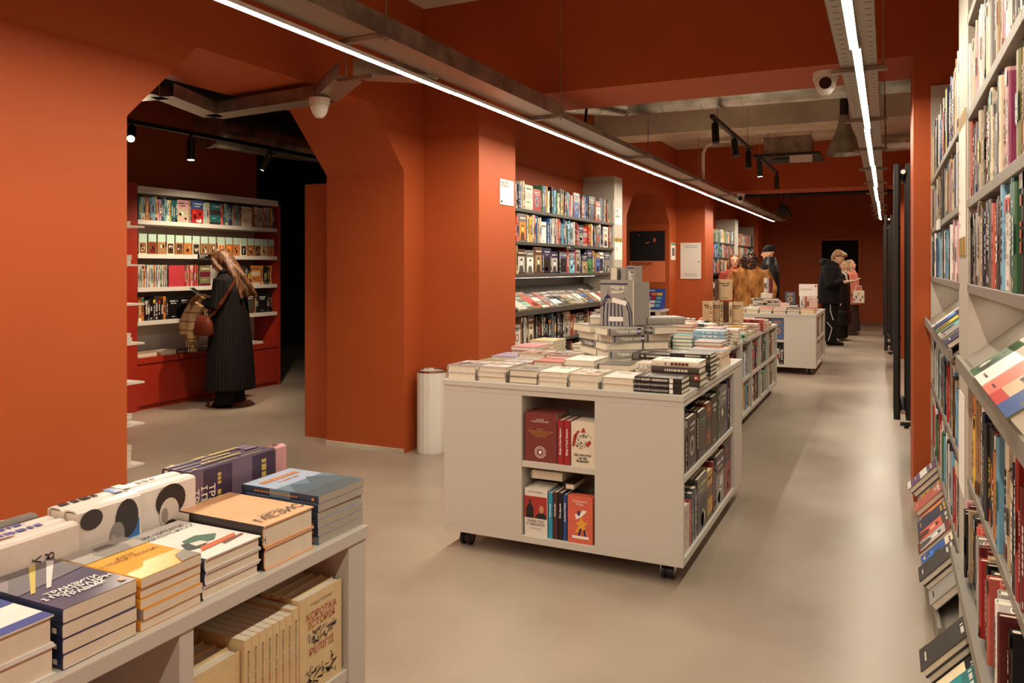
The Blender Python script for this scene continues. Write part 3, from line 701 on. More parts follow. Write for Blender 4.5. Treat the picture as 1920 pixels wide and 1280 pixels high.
# the notice wall in the second arch
po = sheet('poster', 'dark poster with orange lower half on the jamb of the second arch', 'poster', (-4.10, 13.468, 1.192), (.625, 0, 0), (0, 0, .37), (0, -1, 0), 'paper', .003)
mat('poster_orange', '#e57a4e', .5); mat('poster_dark', '#0d0a0c', .6)
part(MB().box(-4.10, -3.475, 13.462, 13.4645, 1.192, 1.562), 'orange_half', 'poster_orange', po)
part(MB().box(-4.104, -3.475, 13.461, 13.4645, 1.562, 2.085), 'dark_half', 'poster_dark', po)
wtext(po, 'ПОДАРУЙ КНИГУ\nНА ФРОНТ', .085, (-4.07, 13.4612, 1.46), (1, 0, 0), (0, 0, 1), 'ink', bold=True, squeeze=.5)
mat('warm_print', '#b5623a', .6)
part(MB().prism([(-3.95, 2.0), (-3.93, 2.0), (-3.92, 2.03), (-3.94, 2.02)], 13.4600, 13.4608, 'y').prism([(-3.83, 1.87), (-3.76, 1.9), (-3.74, 1.88), (-3.80, 1.86)], 13.4600, 13.4608, 'y').prism([(-3.69, 1.95), (-3.64, 1.96), (-3.63, 1.9), (-3.67, 1.88)], 13.46, 13.4608, 'y'), 'moonlit_figure', 'warm_print', po)
bd = thing('leaflet_stand', 'navy counter display of colourful pocket leaflets under the poster', 'leaflet display', (-3.9, 13.2, .74))
mat('navy_board', '#24418c', .5)
part(MB().prism([(13.05, .74), (13.38, .74), (13.42, 1.08), (13.40, 1.08)], -4.05, -3.45, 'x'), 'backing_board', 'navy_board', bd)
rr = random.Random(5)
for r in range(4):
    for c in range(6):
        x = -4.03+c*.095; z = .78+r*.062; y = 13.052+(z-.74)*.98
        b = MB().use('print'); b.col = lin(PAL[rr.choice(['red', 'yellow', 'orange', 'sky blue', 'teal', 'green', 'magenta', 'white', 'coral'])]); b.box(x, x+.085, y-.012, y-.002, z, z+.048)
        part(b, 'leaflet', None, bd)
wtext(bd, 'Книги', .035, (-4.0, 13.355, 1.05), (1, 0, 0), (0, .2, 1), 'white_ink', bold=True); wtext(bd, 'Книги', .035, (-3.72, 13.355, 1.05), (1, 0, 0), (0, .2, 1), 'white_ink', bold=True)
sh = thing('side_cabinet', 'narrow white open cabinet carrying the leaflet display', 'cabinet', (-4.1, 13.0, 0))
part(MB().box(-4.1, -3.4, 13.0, 13.45, .70, .738), 'top', WM, sh); part(MB().box(-4.1, -4.06, 13.0, 13.45, 0, .70), 'side_panel', WM, sh); part(MB().box(-3.52, -3.44, 13.0, 13.45, 0, .70), 'side_panel', WM, sh)
part(MB().box(-4.06, -3.52, 13.4, 13.44, .0, .70), 'back_panel', 'anthracite', sh)
ev = sheet('paper_notice', 'small white notice with green header at the arch edge', 'notice', (-3.398, 13.56, 1.58), (0, .33, 0), (0, 0, .30), (1, 0, 0), 'paper')
mat('green_ink', '#2f8f6a', .6)
part(MB().box(-3.3955, -3.395, 13.57, 13.88, 1.84, 1.87), 'green_header', 'green_ink', ev); part(MB().box(-3.3955, -3.395, 13.64, 13.83, 1.65, 1.79), 'printed_plan', 'grey_ink', ev)
ep = thing('electrical_panel', 'white flush electrical panel door on the pilaster by the notice', 'electrical panel', (-3.33, 13.985, 1.245))
part(MB().box(-3.33, -2.965, 13.975, 13.989, 1.245, 1.885), 'panel_door', 'plastic_white', ep, bevel=.003)
part(MB().box(-3.26, -3.03, 13.9735, 13.9748, 1.83, 1.835).box(-3.26, -3.03, 13.9735, 13.9748, 1.80, 1.805).box(-3.26, -3.03, 13.9735, 13.9748, 1.30, 1.305).box(-3.26, -3.03, 13.9735, 13.9748, 1.33, 1.335), 'vent_slot', 'grey_ink', ep)
part(MB().cyl((-3.0, 13.975, 1.55), (-3.0, 13.968, 1.55), .012, 10), 'lock', 'steel', ep)
# sloped shelf edge label + other shelf tags
tg = sheet('shelf_tag', 'small black label on the second shelf edge of the long bookcase', 'label', (LX+.002, 7.60, 1.63), (0, .24, 0), (0, 0, .05), (1, 0, 0), 'black', .003)
wtext(tg, 'ІСТОРІЯ', .024, (LX+.0055, 7.62, 1.655), (0, 1, 0), (0, 0, 1), 'white_ink')
tb = thing('shelf_tag', 'clear plastic price holder clipped to the second shelf near the red pillar', 'label', (RX-.01, 4.5, 1.66))
part(MB().box(RX-.012, RX-.002, 4.45, 4.62, 1.64, 1.69), 'clip', 'paper', tb)
# ------------------------------------------------------------------ radiators
def radiator(x, y0, n, z0, z1, label):
    t = thing('tube_radiator', label, 'radiator', (x, y0, z0))
    for k in range(n):
        for dx in (0, .078):
            y = y0+k*.072
            part(MB().cyl((x+dx, y, z0), (x+dx, y, z1), .0225, 12), 'tube', 'anthracite', t)
    for z in (z0+.06, z1-.06):
        part(MB().cyl((x+.039, y0-.02, z), (x+.039, y0+n*.072, z), .019, 14), 'header_pipe', 'anthracite', t)
        part(MB().cyl((x+.039, y0-.03, z), (x+.039, y0-.02, z), .016, 14), 'end_cap', 'chrome', t)
    part(MB().cyl((x+.06, y0, z0-.02), (x+.06, y0, z0-.06), .016, 12).cyl((x+.02, y0, z0-.03), (x+.10, y0, z0-.03), .014, 10), 'valve', 'black', t)
    part(MB().box(x+.07, x+.2, y0+.1, y0+.12, z1-.2, z1-.17).box(x+.07, x+.2, y0+.1, y0+.12, z0+.17, z0+.2), 'wall_bracket', 'anthracite', t)
radiator(.062, 6.3, 9, .36, 2.19, 'tall black tube radiator in front of the red pillar corner')
radiator(-.02, 12.6, 9, .25, 2.2, 'distant black tube radiator at the far end of the aisle')
radiator(-.045, 15.4, 9, .25, 2.2, 'smaller black tube radiator farther down the aisle')
# ------------------------------------------------------------------ side room bookcase
BX, BY0, BY1 = -6.8, 5.56, 7.56
br = thing('display_bookcase', 'white backed bookcase in red surround behind the striped coat', 'bookcase', (-7.19, BY0, 0))
DR = 'dark_red_lacquer'
part(MB().box(-7.19, BX, BY0-.26, BY0-.02, 0, 2.3), 'side_return', DR, br); part(MB().box(-7.19, BX, BY1+.005, BY1+.05, 0, 2.22), 'side_return', DR, br)
part(MB().box(-7.19, -7.17, BY0, BY1, .5, 2.27), 'back_panel', 'white_metal', br); part(MB().box(-7.165, -6.82, BY1-.012, BY1+.004, .5, 2.2), 'side_panel', DR, br)
part(MB().box(-7.165, BX+.01, BY0-.018, BY1, 2.2, 2.27), 'top_shelf', 'white_metal', br, bevel=.003)
BZ = [1.93, 1.585, 1.245, .905]
for z in BZ: part(MB().box(-7.165, BX+.005, BY0-.018, BY1-.013, z-.045, z), 'shelf', 'white_metal', br, bevel=.003)
part(MB().box(-7.19, BX, BY0-.018, BY1, .47, .53), 'worktop', DR, br)
y = BY0-.018
for e in (6.2, 6.65, 7.1, BY1): part(MB().box(-7.19, BX-.01, y+.002, e-.002, .05, .462), 'cupboard_door', DR, br); y = e
part(MB().box(-7.19, BX-.03, BY0, BY1, 0, .048), 'plinth', DR, br)
tg2 = sheet('shelf_tag', 'black label with white writing on a white shelf near the woman', 'label', (BX+.006, 6.3, 1.545), (0, .25, 0), (0, 0, .05), (1, 0, 0), 'black', .003)
wtext(tg2, 'ПОДОРОЖІ\nСВІТОМ', .02, (BX+.0095, 6.32, 1.57), (0, 1, 0), (0, 0, 1), 'white_ink')
wr_ = thing('shelf_rack', 'slim rack of thin white shelves just behind the near red wall', 'shelving', (-4.75, 3.1, 0))
part(MB().box(-4.79, -4.75, 3.0, 3.62, 0, 1.9), 'upright', 'white_metal', wr_)
RK = [1.72, 1.47, 1.215, .96, .705, .435, .17]
for z in RK: part(MB().box(-4.75, -4.40, 3.0, 3.64, z-.012, z), 'shelf', 'white_metal', wr_)
# ================================================================== BOOK LAYOUT
Xp, Yp, Zp = Vector((1, 0, 0)), Vector((0, 1, 0)), Vector((0, 0, 1))
def H(*a): return tuple(lin_inv(x) for x in a)
def hx(c): c = c.lstrip('#'); return tuple(int(c[i:i+2], 16)/255 for i in (0, 2, 4))
def C3(a, b, c): return [hx(a), hx(b), hx(c)]
def faceout(o, d, out, w, h, t, cols, label, group, copies=1, art='photo', hero=None, wt=1., lean=0., tops=True, soft=False, cl=None, page='#e9dfcb'):
    """o = foot corner where d begins; copies stand one behind the other"""
    o, d, out = Vector(o), Vector(d), Vector(out)
    for k in range(copies):
        X, Z = out, Zp; Y = Zp.cross(out)
        c = o+d*w/2-out*(t/2+k*(t+.001))+Zp*h/2
        lab = label if k == 0 else ('@'+(cl or 'copy')+', '+ordn(k+1)+' back, behind '+label.replace('%s ', '').replace('@', '')).replace('behind '+'cover', 'behind cover')
        book(t, w, h, X, Y, Z, c, cols, lab, group, wt if k == 0 else wt*.25, 'ft' if k == 0 else 't', art if k == 0 else 'plain', soft, hero=hero if k == 0 else None, parts=True, page=page)
def spine(o, d, out, t, w, h, cols, label, group, hero=None, wt=1., soft=False, page='#e9dfcb', parts=True, art='plain'):
    o, d, out = Vector(o), Vector(d), Vector(out); Y = -out; X = Y.cross(Zp)
    book(t, w, h, X, Y, Zp, o+d*t/2-out*w/2+Zp*h/2, cols, label, group, wt, 'st', art, soft, hero=hero, parts=parts, page=page)
G = 'books lying in stacks on the near white table'
q = PI/2
def ntstack(y0, y1, n, t, h, cols, where, hero=None, art='title', soft=False, page='#e9dfcb', x=NTX-.012):
    stack(x-h/2, (y0+y1)/2, .8705, n, t, y1-y0-.003, h, 'white', where, G, yaw=q, cols=cols, hero=hero, art=art, soft=soft, wt=2., jit=.002, page=page)
ntstack(1.311, 1.468, 6, .0165, .215, C3('#a9b9d3', '#d6843a', '#5f7f93')+[hx('#2c3a52')], 'in the blue landscape stack at the table corner', art='scene', soft=True, page='#b5aea0')
ntstack(1.152, 1.302, 2, .0425, .235, C3('#f0b98a', '#222222', '#efe9df')+[hx('#2b2220')], 'in the peach stack with brown spines',
        hero=[('f', 'МЕЗИС', .036, .56, .13, 'ink', {}), ('f', 'УОРЕН', .018, .5, .21, 'grey_ink', {}), ('s', 'КОЇВІБ    КОЇВІБ    КОЇВІБ', .02, .5, .5, 'grey_ink', {})], art='plain')
ntstack(1.007, 1.147, 3, .0235, .215, C3('#ece8e2', '#333036', '#3f6a55')+[hx('#3a3f52')], 'in the white stack with ribbon markers',
        hero=[('f', 'ЯК ЧИТАТИ\nУКРАЇНСЬКИХ', .0165, .5, .80, 'ink', {}), ('polys', [('#3f6a55', [(.25, .34), (.62, .30), (.8, .40), (.6, .52), (.35, .5)]), ('#2f3a38', [(.12, .28), (.4, .22), (.5, .36), (.25, .44)]), ('#c9622f', [(.2, .16), (.85, .20), (.92, .27), (.3, .25)]), ('#d9d2c6', [(.3, .3), (.5, .28), (.48, .38), (.33, .4)]), ('#7a3a26', [(.55, .13), (.95, .17), (.95, .2), (.55, .17)])])], art='none')
ntstack(.878, 1.003, 5, .0165, .20, C3('#f2ab3c', '#7a4a14', '#a89d93'), 'in the yellow topped stack', hero=[('f', 'ЮРІЙ\nЗ НОВОЮ ДОБОЮ', .0125, .45, .5, 'ink', {}), ('polys', [('#a9a29b', [(0, .66), (1, .66), (1, 1), (0, 1)]), ('#8b847e', [(.3, .66), (.75, .66), (.82, .8), (.7, .93), (.42, .93), (.28, .8)]), ('#5f5954', [(.36, .82), (.72, .82), (.66, .93), (.45, .93)]), ('#6f6862', [(.66, .0), (1, .0), (1, .22), (.8, .18)])])], art='none', soft=True)
ntstack(.746, .873, 4, .0215, .20, C3('#55506a', '#e8e2da', '#8b7f7c')+[hx('#222a4c')], 'in the purple grey stack with bold white title', hero=[('f', 'ТРАНЗИТИ\nІ ПОСТРАДЯН\nТРАВМИ', .016, .5, .25, 'white_ink', dict(bold=True)), ('polys', [('#6f6a70', [(0, .5), (1, .62), (1, 1), (0, 1)]), ('#c9b25c', [(.1, .45), (.16, .45), (.75, 1), (.66, 1)]), ('#d8d0cc', [(.3, .45), (.36, .45), (.95, .95), (.9, 1)]), ('#8b8288', [(0, .62), (.25, .86), (.2, 1), (0, 1)]), ('#d29a5a', [(.86, .06), (.93, .06), (.93, .12), (.86, .12)])])], art='none', soft=True)
ntstack(.600, .738, 2, .042, .20, C3('#efece6', '#b9b4ad', '#3a4f98')+[hx('#25305c')], 'in the white and blue stack by the frame edge', art='bands')
ntstack(.44, .59, 3, .03, .20, C3('#d9cfc4', '#444', '#96643c') if False else C3('#d9cfc4', '#444444', '#96643c'), 'in the beige stack beyond the frame edge')
G = 'books standing on edge at the back of the near table'
def edge(y0, y1, x, n, t, wv, cols, name, hero=None, art='photo', k0=0):
    for k in range(n):
        lab = '@'+(name if k == 0 else ordn(k+1)+' copy behind the '+name)
        book(t, wv, y1-y0, Xp, -Zp, Yp, (x-t/2-k*(t+.0015), (y0+y1)/2, .8705+wv/2), cols, lab, G, 2. if k == 0 else 1., 'fsu' if k == 0 else 's', art if k == 0 else 'plain', hero=hero if k == 0 else None, parts=True)
edge(1.205, 1.452, -1.315, 4, .021, .150, C3('#4b3c55', '#d9c069', '#7c6a80'), 'purple book on its edge with block letter title', hero=[('f', 'ТРАВМ\nІ ПОСТ\nТРАНЗ', .022, .5, .12, 'white_ink', dict(bold=True, rot=1))], art='bands')
edge(1.456, 1.492, -1.315, 1, .03, .152, C3('#dca6ac', '#7a4f57', '#eed3cf'), 'pink end piece beside the purple set', art='plain')
edge(1.06, 1.20, -1.30, 2, .038, .148, C3('#e9e4dc', '#2a2527', '#b59a7c'), 'white book with a bearded face', art='none', hero=[('polys', [('#b08f68', [(.70, .08), (1, .08), (1, .92), (.72, .9)])]), ('ells', [('#2a2527', .24, .55, .22, .26), ('#d8cfc4', .40, .52, .20, .17), ('#3a3436', .60, .54, .10, .13), ('#9a8f86', .42, .44, .10, .06)])])
edge(.925, 1.055, -1.285, 2, .04, .150, C3('#e6e1d9', '#2c2a2c', '#3b77b8'), 'white book with blue patch and dark head', art='none', hero=[('polys', [('#2f74bb', [(.42, .50), (.88, .45), (.92, .97), (.3, .97)])]), ('ells', [('#322e30', .26, .76, .24, .19), ('#8f8a86', .44, .60, .17, .12), ('#b5aea6', .50, .54, .09, .06), ('#3a3638', .14, .2, .12, .17), ('#6f6354', .86, .22, .10, .18)])])
edge(.68, .92, -1.275, 3, .03, .135, C3('#e7ddd4', '#5764a8', '#c8b7b4'), 'off white book with blue smear', hero=[('f', 'ЯК ЧИ\nУКРАЇ', .022, .5, .72, 'ink', dict(rot=1))], art='none')
edge(.45, .675, -1.27, 3, .028, .13, C3('#e5d8d2', '#a4707a', '#d79da2'), 'off white book beside the frame edge', art='bands')
edge(.70, .93, -1.40, 1, .03, .13, C3('#77706a', '#ddd6cc', '#4f4a46'), 'grey book behind the blue smear set', art='plain')
edge(.5, .69, -1.40, 1, .03, .13, C3('#3f8f74', '#e8e2d8', '#2c5c4c'), 'green book at the very back', art='plain')
G = 'cream books in the near table cubby'
cz = .5755; CR = C3('#e6cf9f', '#6b5c44', '#b4574a')
faceout((NTX-.01, 1.252, cz), Yp, Xp, .136, .200, .026, CR, '%s on religion facing out in the near table cubby', G, 4, 'none',
        hero=[('f', 'Річард Голловей', .0085, .5, .91, 'grey_ink', {}), ('f', 'КОРОТКА', .0205, .5, .79, 'red_ink', {}), ('f', 'ІСТОРІЯ', .0205, .5, .70, 'red_ink', {}), ('f', 'РЕЛІГІЇ', .0205, .5, .42, 'red_ink', {}), ('blob', .5, .56, .32, .06, 'grey_ink'), ('blob', .5, .17, .34, .10, 'ink')], wt=2, cl='cream copy')
for k in range(8):
    spine((NTX-.01, 1.102+k*.0186, cz), Yp, Xp, .0178, .13, .186 if k < 7 else .192, CR, '%s spine, '+ordn(8-k)+' from the religion book in the near cubby', G, wt=2.,
          hero=[('s', 'Томас Вордертон', .008, .5, .70, 'grey_ink', {}), ('s', 'Коротка історія', .0085, .5, .35, 'red_ink', {})], soft=True, art='none')
faceout((NTX-.018, .978, cz), Yp, Xp, .120, .168, .03, CR, '%s facing out beside the cream spines', G, 3, 'none', hero=[('f', 'Томас Вордертон', .0095, .5, .88, 'grey_ink', {}), ('f', 'КОРОТКА\nІСТОРІЯ', .022, .5, .62, 'red_ink', {})], wt=2, cl='cream copy')
stack(-1.20, .80, cz, 3, .03, .15, .21, 'white', 'in the red covered pile in the next near cubby', G, yaw=q, cols=C3('#c23a34', '#f0e6da', '#8d2622'), wt=1.)
stack(-1.25, 1.20, cz, 4, .045, .20, .13, 'white', 'hidden behind the cream row', G, yaw=q, cols=CR, wt=.05)
# ---- large display table, top
Z1 = .8705; G = 'books lying in the front row of the large display table'
fr = [(-2.075, -1.905, 2, .036, C3('#d8d0cf', '#6c2f2f', '#8b8580')), (-1.895, -1.735, 3, .0245, C3('#e4ddd6', '#3a3a42', '#8f8a8a')), (-1.725, -1.565, 2, .033, C3('#8f887c', '#e8e2d6', '#4c463f')),
      (-1.558, -1.402, 3, .022, C3('#eae4dc', '#b8483c', '#d9765f')), (-1.395, -1.240, 2, .0325, C3('#e6dccd', '#2e5f86', '#c8a98c')), (-1.232, -1.072, 2, .030, C3('#eee9e0', '#b9a58c', '#2f6c96'))]
for i, (a, b, n, t, c) in enumerate(fr):
    stack((a+b)/2, 3.572+.112, Z1, n, t, b-a-.004, .222, 'white', 'of the '+ordn(i+1)+' front row stack from the bin', G, cols=c, art=['photo', 'bands', 'circle', 'title', 'photo', 'title'][i], wt=1.6)
DK = C3('#2a2424', '#d8d0c2', '#8c857c')
stack(-.953, 3.572+.082, Z1, 3, .0235, .162, .222, 'white', 'of the black spined stack on the table corner', G, yaw=q, cols=DK, wt=1.8, hero=[('s', 'УКРАЇНСЬКИЙ НАЦІОНАЛІЗМ', .0115, .5, .62, 'white_ink', dict(flip=1))], art='title')
for b_ in BOOKS[-3:]: b_['hero'] = [('s', 'УКРАЇНСЬКИЙ НАЦІОНАЛІЗМ', .0112, .5, .66, 'white_ink', dict(flip=1)), ('sp', .18, .075, 'white_ink')]; b_['art'] = 'none' if b_['art'] == 'plain' else b_['art']
G = 'books lying in the inner rows of the large display table'
def tstack(x, y, n, t, w, h, c, where, yaw=0., art='title', hero=None, wt=1.1, soft=False): return stack(x, y, Z1, n, t, w, h, 'white', where, G, yaw=yaw, cols=c, art=art, hero=hero, wt=wt, soft=soft)
tstack(-1.99, 3.93, 2, .03, .165, .23, C3('#7d7e5c', '#d8cfc0', '#9a8fa0'), 'of the olive pair in the second row')
tstack(-1.80, 3.93, 3, .024, .17, .23, C3('#c9c1ba', '#35323a', '#8e8890'), 'of the striped grey stack in the second row', art='bands')
tstack(-1.615, 3.93, 3, .028, .165, .23, C3('#cf6a57', '#f0e4d8', '#a84a3e'), 'of the coral stack in the second row', art='bands')
tstack(-1.435, 3.93, 4, .025, .165, .225, C3('#efe9e1', '#c0705f', '#e0cdb9'), 'of the tall white stack in the second row')
tstack(-1.255, 3.93, 2, .044, .165, .225, C3('#6d675f', '#dcd4c6', '#4b4640'), 'of the grey pair in the second row')
tstack(-.935, 3.905, 4, .030, .165, .235, C3('#4a403a', '#dcd4c6', '#8a3c36'), 'of the brown and burgundy pile near the corner', yaw=q)
tstack(-.935, 3.905, 0, .03, .165, .235, DK, '')
BOOKS[-1]['cols'] = C3('#e6dccb', '#7c3430', '#8a3c36')
for k in range(5): spine((-1.145+k*.021, 3.85, Z1), Xp, -Yp, .019, .15, .10, C3('#e9e2d4', '#a39684', '#d8cfc0'), '%s small box set volume, '+ordn(k+1)+' along, beside the corner stack', G, wt=1.)
tstack(-2.0, 4.20, 3, .022, .16, .22, C3('#9b8fb0', '#eae4dc', '#6f6583'), 'of the lilac stack in the third row')
tstack(-1.83, 4.20, 4, .022, .16, .22, C3('#d7ccc0', '#5a534c', '#b9846b'), 'of the beige stack in the third row', art='photo')
tstack(-1.655, 4.18, 3, .03, .16, .22, C3('#b9b2aa', '#3c3836', '#8f5a4a'), 'of the pale grey stack in the third row', art='photo')
tstack(-2.0, 4.47, 4, .024, .165, .22, C3('#d88b95', '#f0e8de', '#b55f68'), 'of the pink stack by the far table edge')
tstack(-1.99, 4.74, 5, .022, .165, .22, C3('#e8e0d2', '#4a5a8c', '#e8c95a'), 'of the white and yellow stack by the far table edge', art='bands')
tstack(-1.80, 4.98, 3, .025, .165, .22, C3('#b8a88f', '#3a3632', '#7c8a6c'), 'of the tan stack behind the tower')
tstack(-1.13, 4.06, 2, .03, .2, .15, C3('#d9cfbf', '#7a6f62', '#b5a58e'), 'of the sand coloured pair by the box set')
tstack(-.93, 4.19, 6, .021, .17, .21, C3('#25221f', '#cfc5b2', '#5e5449'), 'of the black ribbed pile on the aisle edge', yaw=q)
tstack(-1.16, 4.27, 4, .027, .16, .22, C3('#3a3633', '#d8cfc0', '#736a60'), 'of the charcoal pile before the tower', yaw=q)
tstack(-.945, 4.44, 3, .032, .17, .22, C3('#4e3f36', '#dcd4c6', '#8c7a66'), 'of the dark brown pile on the aisle edge')
tstack(-.955, 4.72, 6, .016, .20, .27, C3('#e39a4d', '#3f4fa0', '#5a5f98'), 'of the orange and navy pile on the aisle edge', art='scene', soft=True)
tstack(-1.0, 4.98, 5, .024, .17, .23, C3('#5d6796', '#e8e2d6', '#d89a5a'), 'of the slate stack at the far aisle corner', art='bands')
# ---- the grey book tower
G = 'grey books built into the tower on the large display table'
TW = C3('#a29d96', '#f2eee6', '#26344f'); TC = Vector((-1.47, 4.70, 0))
def tower_layer(z, ang, off=.04, wh='', spread=0.):
    for k in range(4):
        a = ang+k*PI/2; u = Vector((math.cos(a), math.sin(a), 0)); v = Vector((-math.sin(a), math.cos(a), 0))
        w, h, t = .165, .240, .0445
        hs = (w+h)/2+.004+spread
        c = TC+u*(hs-w/2)+v*(-hs+h/2)+Zp*(z+t/2)
        # spine outwards on alternate books, page edges on the others
        Yd = -u if k % 2 == (wh[1] % 2) else u
        Zd = Zp.cross(Yd)
        book(t, w, h, Zp, Yd, Zd, c, TW, '%s in the tower, '+wh[0]+' layer, '+['aisle', 'far', 'bin', 'front'][int(((a % (2*PI))+PI/4)//(PI/2)) % 4]+' side', G, 1.1, 'fsetu', 'plain', parts=True,
             hero=[('s', 'Чорна земля', .026, .5, .42, 'white_ink', dict(flip=1, bold=True)), ('sp', .92, .03, 'navy_ink'), ('sp', .08, .1, 'navy_ink')])
        BOOKS[-1]['art'] = 'none'
for i, (ang, nm) in enumerate(((.62, 'lowest'), (.78, 'second'), (.70, 'third'), (.86, 'fourth'))): tower_layer(Z1+i*.0455, ang, .045, (nm, i))
tower_layer(Z1+4*.0455, .80, .06, ('widest fifth', 1), .03)
z5 = Z1+5*.0455
FH = [('f', 'Чорна\nземля', .028, .55, .79, 'white_ink', dict(bold=True)), ('stripes',)]
faceout((-1.575, 4.55, z5+.0005), Xp, -Yp, .205, .275, .045, TW, '%s with striped jacket cover standing on the tower front', G, 1, 'none', hero=FH, wt=1.5)
faceout((-1.40, 4.60, z5+.0005), (.5, .866, 0), (.866, -.5, 0), .0001 if False else .16, .262, .045, TW, '%s turned aside behind the striped jacket book', G, 1, 'none', wt=.6)
stack(-1.62, 4.72, z5, 1, .045, .165, .24, 'white', 'on top of the tower toward the bookcase', G, yaw=.3, cols=TW, art='none'); stack(-1.27, 4.85, z5, 1, .045, .165, .24, 'white', 'on top of the tower toward the aisle', G, yaw=2.2, cols=TW, art='none')
stack(-1.47, 4.80, z5, 3, .045, .24, .165, 'white', 'in the core pile on the tower', G, yaw=0, cols=TW, art='none')
spine((-1.565, 4.72, z5+.137), Xp, (0, -1, 0), .045, .165, .215, TW, '%s standing highest on the tower, pages outward', G, wt=1.2, art='none')
BOOKS[-1]['M'] = BOOKS[-1]['M'] @ Matrix.Rotation(PI, 3, 'Z')
spine((-1.505, 4.735, z5+.137), Xp, (0, -1, 0), .045, .165, .215, TW, '%s standing highest on the tower, in the middle', G, wt=1., art='none')
spine((-1.455, 4.715, z5+.137), Xp, (0, -1, 0), .05, .165, .225, TW, '%s standing highest on the tower with white lettered spine', G, wt=1.2, hero=[('s', 'ЗЕМЛЯ', .03, .5, .62, 'white_ink', dict(bold=True)), ('sp', .92, .03, 'navy_ink'), ('sp', .12, .18, 'navy_ink')], art='none')
# ---- large display table, front cubby
G = 'books in the front cubby of the large display table'; yf = 3.565
faceout((-1.628, yf, .4935), Xp, -Yp, .172, .238, .019, C3('#7f3b37', '#e6d6c0', '#c79a4a'), '@burgundy book with round seal facing out, upper front cubby', G, 8, 'none', cl='burgundy copy',
        hero=[('f', 'ВАСИЛЬ\nБУДЗИНОВСЬКИЙ', .010, .5, .85, 'white_ink', {}), ('f', 'ШЛЯХ\nПРАВИЛЬНОЇ УКРАЇНИ\nВІДРОДЖЕННЯ І\nСВОБОДИ', .0115, .5, .60, 'gold_ink', {}), ('ring', .5, .2, .17, 'white_ink')], wt=1.6)
for k in range(2): spine((-1.450+k*.034, yf-.004, .4935), Xp, -Yp, .0325, .15, .215, C3('#a52f35', '#efe6da', '#8c3532'), '@red spine, '+ordn(k+1)+' right of the burgundy book, upper front cubby', G, wt=1.4, hero=[('s', 'Вітер з Поля Вишень', .013, .5, .52, 'white_ink', dict(bold=True))], art='none')
faceout((-1.379, yf-.006, .4935), Xp, -Yp, .122, .212, .019, C3('#eadfca', '#2b2622', '#b5332f'), '@cream book with red and black beast drawing, upper front cubby', G, 7, 'none', cl='cream copy',
        hero=[('f', 'Що посутку\nчи під\nЯлиною?', .0155, .5, .20, 'ink', dict(bold=True)), ('beast',)], wt=1.6)
faceout((-1.630, yf, .1255), Xp, -Yp, .126, .232, .028, C3('#e8e2d8', '#3a3433', '#b23a35'), '@white book with two men on red, lower front cubby', G, 5, 'none', cl='white copy',
        hero=[('f', 'УБИВСТВО\nУ МЮНХЕНІ', .0165, .5, .28, 'ink', {}), ('f', 'ПО ЗАДУМУ МРІЇ', .007, .5, .16, 'red_ink', {}), ('men',), ('f', 'ЕРІКА БІЛЯНА', .011, .5, .93, 'grey_ink', {})], wt=1.6)
xx = -1.500
for t, c, tt, nm in ((.022, C3('#2f9dc4', '#0f4f66', '#8fd0e4'), 'Море тепла', 'cyan'), (.026, C3('#4c2b2a', '#e3d8c8', '#e8e0d4'), 'Ловчий Дім', 'dark brown'), (.026, C3('#20191a', '#efe4d2', '#d08b3a'), 'Його Дружба', 'orange and black'), (.019, C3('#2a4f95', '#f0e6dc', '#c04a4a'), 'Супергелі Різдва', 'royal blue')):
    spine((xx, yf, .1255), Xp, -Yp, t, .15, .222 if t < .025 else .228, c, '@'+nm+' spine in the lower front cubby of the large table', G, hero=[('s', tt, .011, .5, .62, 'white_ink', dict(bold=True))], wt=1.5, art='none'); xx += t+.0015
faceout((-1.397, yf-.004, .1255), Xp, -Yp, .128, .225, .012, C3('#dd6a52', '#f4ece0', '#e7a63c'), '@coral book with dancing bird figure, lower front cubby', G, 4, 'none', cl='coral copy', hero=[('f', 'Супергелі\nРізду', .0155, .5, .86, 'white_ink', {}), ('bird',)], wt=1.6)
stack(-1.52, 3.70, .40, 1, .04, .17, .2, 'white', 'resting on the lower front cubby row', G, cols=C3('#e6dccb', '#5f5148', '#8a3c36'), wt=.8)
stack(-1.40, 3.66, .37, 1, .03, .05, .16, 'white', 'wedged over the lower front cubby row', G, cols=C3('#241d1c', '#cf8f3f', '#cf8f3f'), wt=.5)
